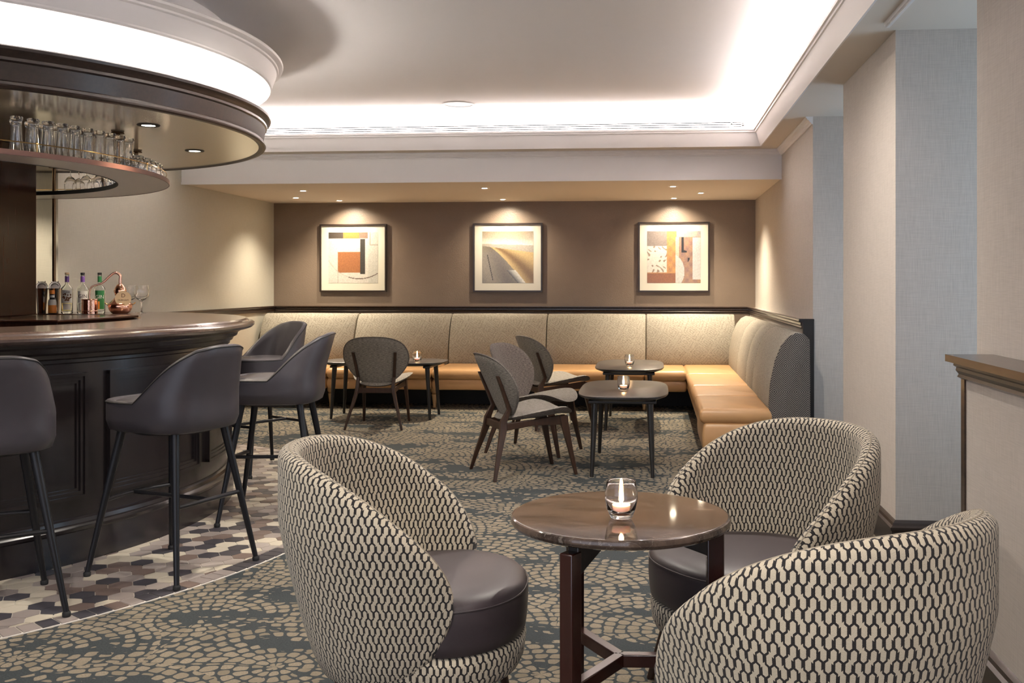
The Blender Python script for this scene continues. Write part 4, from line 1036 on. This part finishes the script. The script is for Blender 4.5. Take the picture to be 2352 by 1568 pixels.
# ------------------------------------------------------------------ bar stools
def make_stool():
    t = thing('bar_stool', 'x', 'bar stool', group='charcoal leatherette bar stools')
    N = 96
    base = superell(0.250, 0.240, 3.4, N)
    # order starts at +x front, counter clockwise
    def ztop(x, y):
        f = (x+0.25)/0.50                     # 0 back, 1 front
        q = min(1, max(0, (0.50-f)/0.44)); q = q*0.65+0.35*q*q*(3-2*q)
        return 0.772+0.244*q-0.10*(abs(y)/0.24)**4*max(0, -x/0.25)**4
    m_ = MB(); rings = []
    T_ = 0.030
    def off(x, y, d):   # inset towards centre
        l = math.hypot(x, y); return x*(1-d/l), y*(1-d/l)
    for (ins, zf) in [(0.12, -1), (0.045, -1), (0.014, -2), (0.0, -3)]:
        z = {-1: 0.640, -2: 0.650, -3: 0.690}[zf]
        rings.append([(*off(x, y, ins), z if not (zf == -1 and ins > .1) else 0.640) for x, y in base])
    for k in range(1, 8):
        f = k/7; rg = []
        for x, y in base:
            zt = ztop(x, y); z = 0.690+(zt-0.690)*f; lean = -0.07*max(0, (z-0.80)/0.24)*max(0, -x/0.25); bulge = 0.0
            rg.append((x+lean, y*(1-0.20*max(0, (z-0.79)/0.22)), z))
        rings.append(rg)
    for a_ in (45, 90, 135):
        rg = []
        for x, y in base:
            zt = ztop(x, y); xi, yi = off(x, y, T_/2*(1-math.cos(R(a_)))); lean = -0.07*max(0, (zt-0.80)/0.24)*max(0, -x/0.25)
            rg.append((xi+lean, yi*(1-0.20*max(0, (zt-0.79)/0.22)), zt+0.010*math.sin(R(a_))))
        rings.append(rg)
    for f in (1.0, 0.75, 0.5, 0.25, 0.0):
        rg = []
        for x, y in base:
            zt = ztop(x, y); z = 0.72+(zt-0.72)*f; xi, yi = off(x, y, T_+0.02*(1-f)); lean = -0.07*max(0, (z-0.80)/0.24)*max(0, -x/0.25)
            rg.append((xi+lean, yi*(1-0.20*max(0, (z-0.79)/0.22)), z))
        rings.append(rg)
    m_.loft(rings); m_.build('shell', MT['stool_leather'], t, angle=60)
    m_ = MB(); r2 = []
    for ins, z in ((0.045, 0.72), (0.036, 0.745), (0.034, 0.760), (0.042, 0.774), (0.075, 0.783), (0.14, 0.787)):
        r2.append([(*off(x, y, ins), z) for x, y in base])
    m_.loft(r2); m_.build('seat_cushion', MT['stool_leather'], t, angle=60)
    pts = []
    for x, y in base:
        zt = ztop(x, y); lean = -0.07*max(0, (zt-0.80)/0.24)*max(0, -x/0.25); pts.append((x*1.002+lean, y*1.002*(1-0.20*max(0, (zt-0.79)/0.22)), zt))
    m_ = MB(); m_.tube(pts+[pts[0]], 0.0028, 6, caps=False); m_.build('piping', MT['black'], t)
    feet = {}
    for sx in (-1, 1):
        for sy in (-1, 1):
            top = Vector((sx*0.155, sy*0.150, 0.642)); ft = Vector((sx*0.258, sy*0.248, 0.012)); feet[(sx, sy)] = (top, ft)
            l = MB().tube([ft, top], [0.0115, 0.0190], 18).build('leg', MT['black_metal'], t, angle=50)
            MB().lathe([(0, 0.0), (0.014, 0.0), (0.0160, 0.004), (0.0160, 0.016), (0.012, 0.021), (0, 0.021)], 16, (ft.x, ft.y, 0)).build('foot_cap', MT['rubber'], l, angle=50)
    def at(k, z): a, b = feet[k]; f = (z-b.z)/(a.z-b.z); return b+(a-b)*f
    a, b = at((1, 1), 0.33), at((1, -1), 0.33); bow = [a+(b-a)*q/10+Vector((0.035*math.sin(PI*q/10), 0, 0)) for q in range(11)]
    MB().tube(bow, 0.0100, 12).build('footrest', MT['black_metal'], t, angle=50)
    c, d = at((-1, 1), 0.33), at((-1, -1), 0.33); MB().tube([c, d], 0.0100, 12).build('stretcher', MT['black_metal'], t, angle=50)
    MB().tube([(a+b)/2+Vector((0.03, 0, 0)), (c+d)/2], 0.0100, 12).build('stretcher', MT['black_metal'], t, angle=50)
    MB().lathe([(0, 0.628), (0.17, 0.628), (0.175, 0.634), (0.175, 0.642), (0, 0.642)], 40).build('seat_plate', MT['black'], t)
    return t
st = make_stool()
place(st, (-2.63, 3.745, 0.0065), R(131), 'charcoal bar stool, nearest and cut off at the left edge')
for x, y, a, lb in ((-2.175, 4.39, 162, 'charcoal bar stool, second from the left in front of the bar panels'), (-2.09, 5.43, 188, 'charcoal bar stool, third from the left, seen side on'),
                    (-2.73, 6.80, 236, 'charcoal bar stool, furthest, behind the others near the banquette')):
    s_ = copy_tree(st); place(s_, (x, y, 0.0065), R(a), lb)

# ------------------------------------------------------------------ round marble table
rt = thing('marble_table', 'small round table with polished brown marble top and dark wood legs', 'table', (-0.093, 2.845, 0))
MB().lathe([(0, 0.622), (0.298, 0.622), (0.306, 0.626), (0.311, 0.634), (0.311, 0.641), (0.3085, 0.6475), (0.3045, 0.6497), (0.302, 0.650), (0.2995, 0.650), (0, 0.650)], 120).build('tabletop', MT['marble'], rt, angle=30)
for k in range(3):
    a = R(243+120*k); c, s = math.cos(a), math.sin(a)
    Mx = Matrix.Rotation(a, 4, 'Z')
    m_ = MB(); m_.box((c*0.268, s*0.268, 0.30), (0.048, 0.040, 0.60), a); m_.build('leg', MT['mahog'], rt, bevel=0.004)
    m_ = MB()
    pf = [(0.255, 0.612), (0.0, 0.612), (0.0, 0.590), (0.10, 0.588), (0.245, 0.535), (0.255, 0.535)]
    m_.loft([[(c*r-s*o, s*r+c*o, z) for r, z in pf] for o in (-0.016, 0.016)]); m_.build('top_bracket', MT['black_wood'], rt, bevel=0.003)
    m_ = MB(); m_.box((c*0.13, s*0.13, 0.235), (0.26, 0.032, 0.036), a); m_.build('stretcher', MT['mahog'], rt, bevel=0.003)
    m_ = MB(); m_.box((c*0.17, s*0.17, 0.617), (0.20, 0.03, 0.0098), a); m_.build('top_bracket', MT['black_wood'], rt)

# ------------------------------------------------------------------ patterned barrel armchairs
def make_armchair():
    t = thing('barrel_armchair', 'x', 'armchair', group='patterned barrel armchairs round the marble table')
    Rr = 0.376; Ls = PI*Rr/2; Lf = 0.190; L = Ls+Lf; NS = 96
    xb, xt = -Rr, Lf+0.0
    def plan(s):
        sg = 1 if s >= 0 else -1; a = abs(s)
        if a < Ls:
            ph = a/Rr; return Vector((-Rr*math.cos(ph), sg*Rr*math.sin(ph))), Vector((-math.cos(ph), sg*math.sin(ph)))
        e = a-Ls; return Vector((e, sg*(Rr-0.09*e*e/Lf))), Vector((0.10, sg)).normalized()
    Ztop, Ztip, Zb = 0.832, 0.440, 0.175
    def heights(s):
        p, n = plan(s); f = min(1, max(0, (p.x+Rr)/(Rr+Lf)))
        top = Ztip+(Ztop-Ztip)*(max(0, 1-f**1.50))**(1/1.62); bot = Ztip-(Ztip-Zb)*(max(0, 1-f**4.2))**(1/2.2)
        return top, bot
    m_ = MB(); rings = []; uvr = []
    no, nr_, ni, nb = 14, 8, 14, 5
    svals = [-L*math.cos(PI*i/NS) if False else (-L+2*L*i/NS) for i in range(NS+1)]
    # refine near the tips
    svals = [L*math.sin(PI/2*(-1+2*i/NS)) for i in range(NS+1)]
    for s in svals:
        p, n = plan(s); top, bot = heights(s); hgt = top-bot
        th = min(0.062, max(0.004, hgt*0.42)); r = th/2
        pts = []; uv = []
        def at(z, o):
            k = 0.69+0.31*min(1, max(0, (z-0.20)/0.42))**0.75
            q = p*k-n*o; return (q.x, q.y, z)
        vlen = 0
        def push(z, o, v, w_=None): pts.append(at(z, o)); uv.append((s, v, v if w_ is None else w_))
        for i in range(no+1): z = bot+r+(top-r-bot-r)*i/no if hgt > 2*r else (bot+top)/2; push(z, 0, z)
        for i in range(1, nr_): a = PI*i/nr_; push(top-r+r*math.sin(a), r-r*math.cos(a), top-r+r*a, top-r+r*(PI-a))
        zt_ = top-r+PI*r
        for i in range(ni+1): z = (top-r)-(top-r-bot-r)*i/ni; push(z, th, z)
        vv = uv[-1][1]
        for i in range(1, nb): a = PI*i/nb; push(bot+r-r*math.sin(a), r+r*math.cos(a), vv-r*a)
        rings.append(pts); uvr.append(uv)
    k = len(rings[0]); vs = [q for rg in rings for q in rg]; fs = []; fu = []
    for i in range(NS):
        for j in range(k):
            j2 = (j+1) % k; fs.append((i*k+j, (i+1)*k+j, (i+1)*k+j2, i*k+j2))
            u00, u10 = uvr[i][j], uvr[i+1][j]; u11, u01 = (uvr[i+1][j2], uvr[i][j2]) if j2 else ((u10[0], u10[1]+0.01), (u00[0], u00[1]+0.01))
            w_ = 1 if j < no+nr_//2 else 2
            fu.append([(q_[0], q_[w_ if len(q_) > 2 else 1]) for q_ in (u00, u10, u11, u01)])
    fs.append(tuple(range(k))); fu.append([q_[:2] for q_ in uvr[0]]); fs.append(tuple((NS)*k+q for q in range(k))[::-1]); fu.append([q_[:2] for q_ in uvr[-1][::-1]])
    m_.add(vs, fs, 0, fu); m_.build('shell', MT['chain'], t, angle=70)
    # seam just outside the rim
    pts = []
    for s in svals[3:-3]:
        p, n = plan(s); top, bot = heights(s); kf = 0.69+0.31*min(1, max(0, (top-0.20)/0.42))**0.75; th = min(0.062, max(0.004, (top-bot)*0.42)); q = p*kf-n*(th/2); pts.append((q.x, q.y, top-0.0012))
    MB().tube(pts, 0.0026, 6).build('rim_seam', MT['chain_seam'], t)
    # seat
    def seat_plan(n=72, sc=1.0):
        out = []
        for i in range(n):
            a = 2*PI*i/n; c, s_ = math.cos(a), math.sin(a)
            if c >= 0: x = 0.075+0.275*abs(c)**(2/2.3); y = 0.300*math.copysign(abs(s_)**(2/2.3), s_)
            else: x = 0.075-0.315*abs(c)**(2/2.1); y = 0.300*math.copysign(abs(s_)**(2/2.1), s_)
            if x < 0.12: y *= 0.90+0.10*max(0, (x+0.2)/0.32)*0.6 if x > -0.2 else 0.90
            out.append((x, y))
        return out
    pl = seat_plan(); ctr = Vector((0.06, 0))
    def ins(d, z): 
        out = []
        for x, y in pl:
            v = Vector((x, y))-ctr; l = v.length; q = ctr+v*(1-d/l); out.append((q.x, q.y, z))
        return out
    m_ = MB(); m_.loft([ins(0.02, 0.288), ins(0.004, 0.298), ins(0.0, 0.325), ins(-0.003, 0.37), ins(-0.002, 0.405), ins(0.004, 0.424), ins(0.016, 0.436), ins(0.045, 0.446), ins(0.09, 0.452), ins(0.16, 0.456), ins(0.22, 0.457)]); m_.build('seat_cushion', MT['seat_leather'], t, angle=70)
    pr = ins(-0.0015, 0.418); MB().tube(pr+[pr[0]], 0.0022, 6, caps=False).build('seat_piping', MT['seat_leather'], t)
    m_ = MB(); band = [(0.07, 0.176), (0.040, 0.182), (0.020, 0.196), (0.008, 0.222), (0.003, 0.262), (0.006, 0.286), (0.03, 0.292)]
    rg = [ins(d, z) for d, z in band]; kk = len(rg[0]); acc = [0]
    for i in range(kk): acc.append(acc[-1]+(Vector(rg[3][(i+1) % kk])-Vector(rg[3][i])).length)
    vs = [q for r_ in rg for q in r_]; fs = []; fu = []
    for i in range(len(rg)-1):
        for j in range(kk):
            fs.append((i*kk+j, i*kk+(j+1) % kk, (i+1)*kk+(j+1) % kk, (i+1)*kk+j)); fu.append([(acc[j], rg[i][0][2]), (acc[j+1], rg[i][0][2]), (acc[j+1], rg[i+1][0][2]), (acc[j], rg[i+1][0][2])])
    m_.add(vs, fs, 0, fu); m_.add(rg[0], [tuple(range(kk))], 0, [[(0, 0)]*kk]); m_.build('base_band', MT['chain'], t, angle=70)
    for sx, sy in ((1, 1), (1, -1), (-1, 1), (-1, -1)):
        x0 = 0.24 if sx > 0 else -0.16
        MB().tube([(x0+sx*0.035, sy*0.225, 0), (x0, sy*0.175, 0.185)], [0.012, 0.020], 18).build('leg', MT['walnut'], t, angle=50)
    return t
MT['chain_seam'] = plain('seam thread', (0.30, 0.26, 0.20), 0.3, 300, rough=0.9)
ac = make_armchair()
place(ac, (-0.7215, 2.925, 0), R(4.4), 'cream and charcoal patterned barrel armchair left of the marble table, aubergine seat facing right')
ac2 = copy_tree(ac); place(ac2, (0.345, 3.295, 0), R(216), 'cream and charcoal patterned barrel armchair behind the marble table, facing the viewer')
ac3 = copy_tree(ac); place(ac3, (0.3576, 2.2652, 0), R(131.4), 'cream and charcoal patterned barrel armchair in the right foreground, seen from outside')
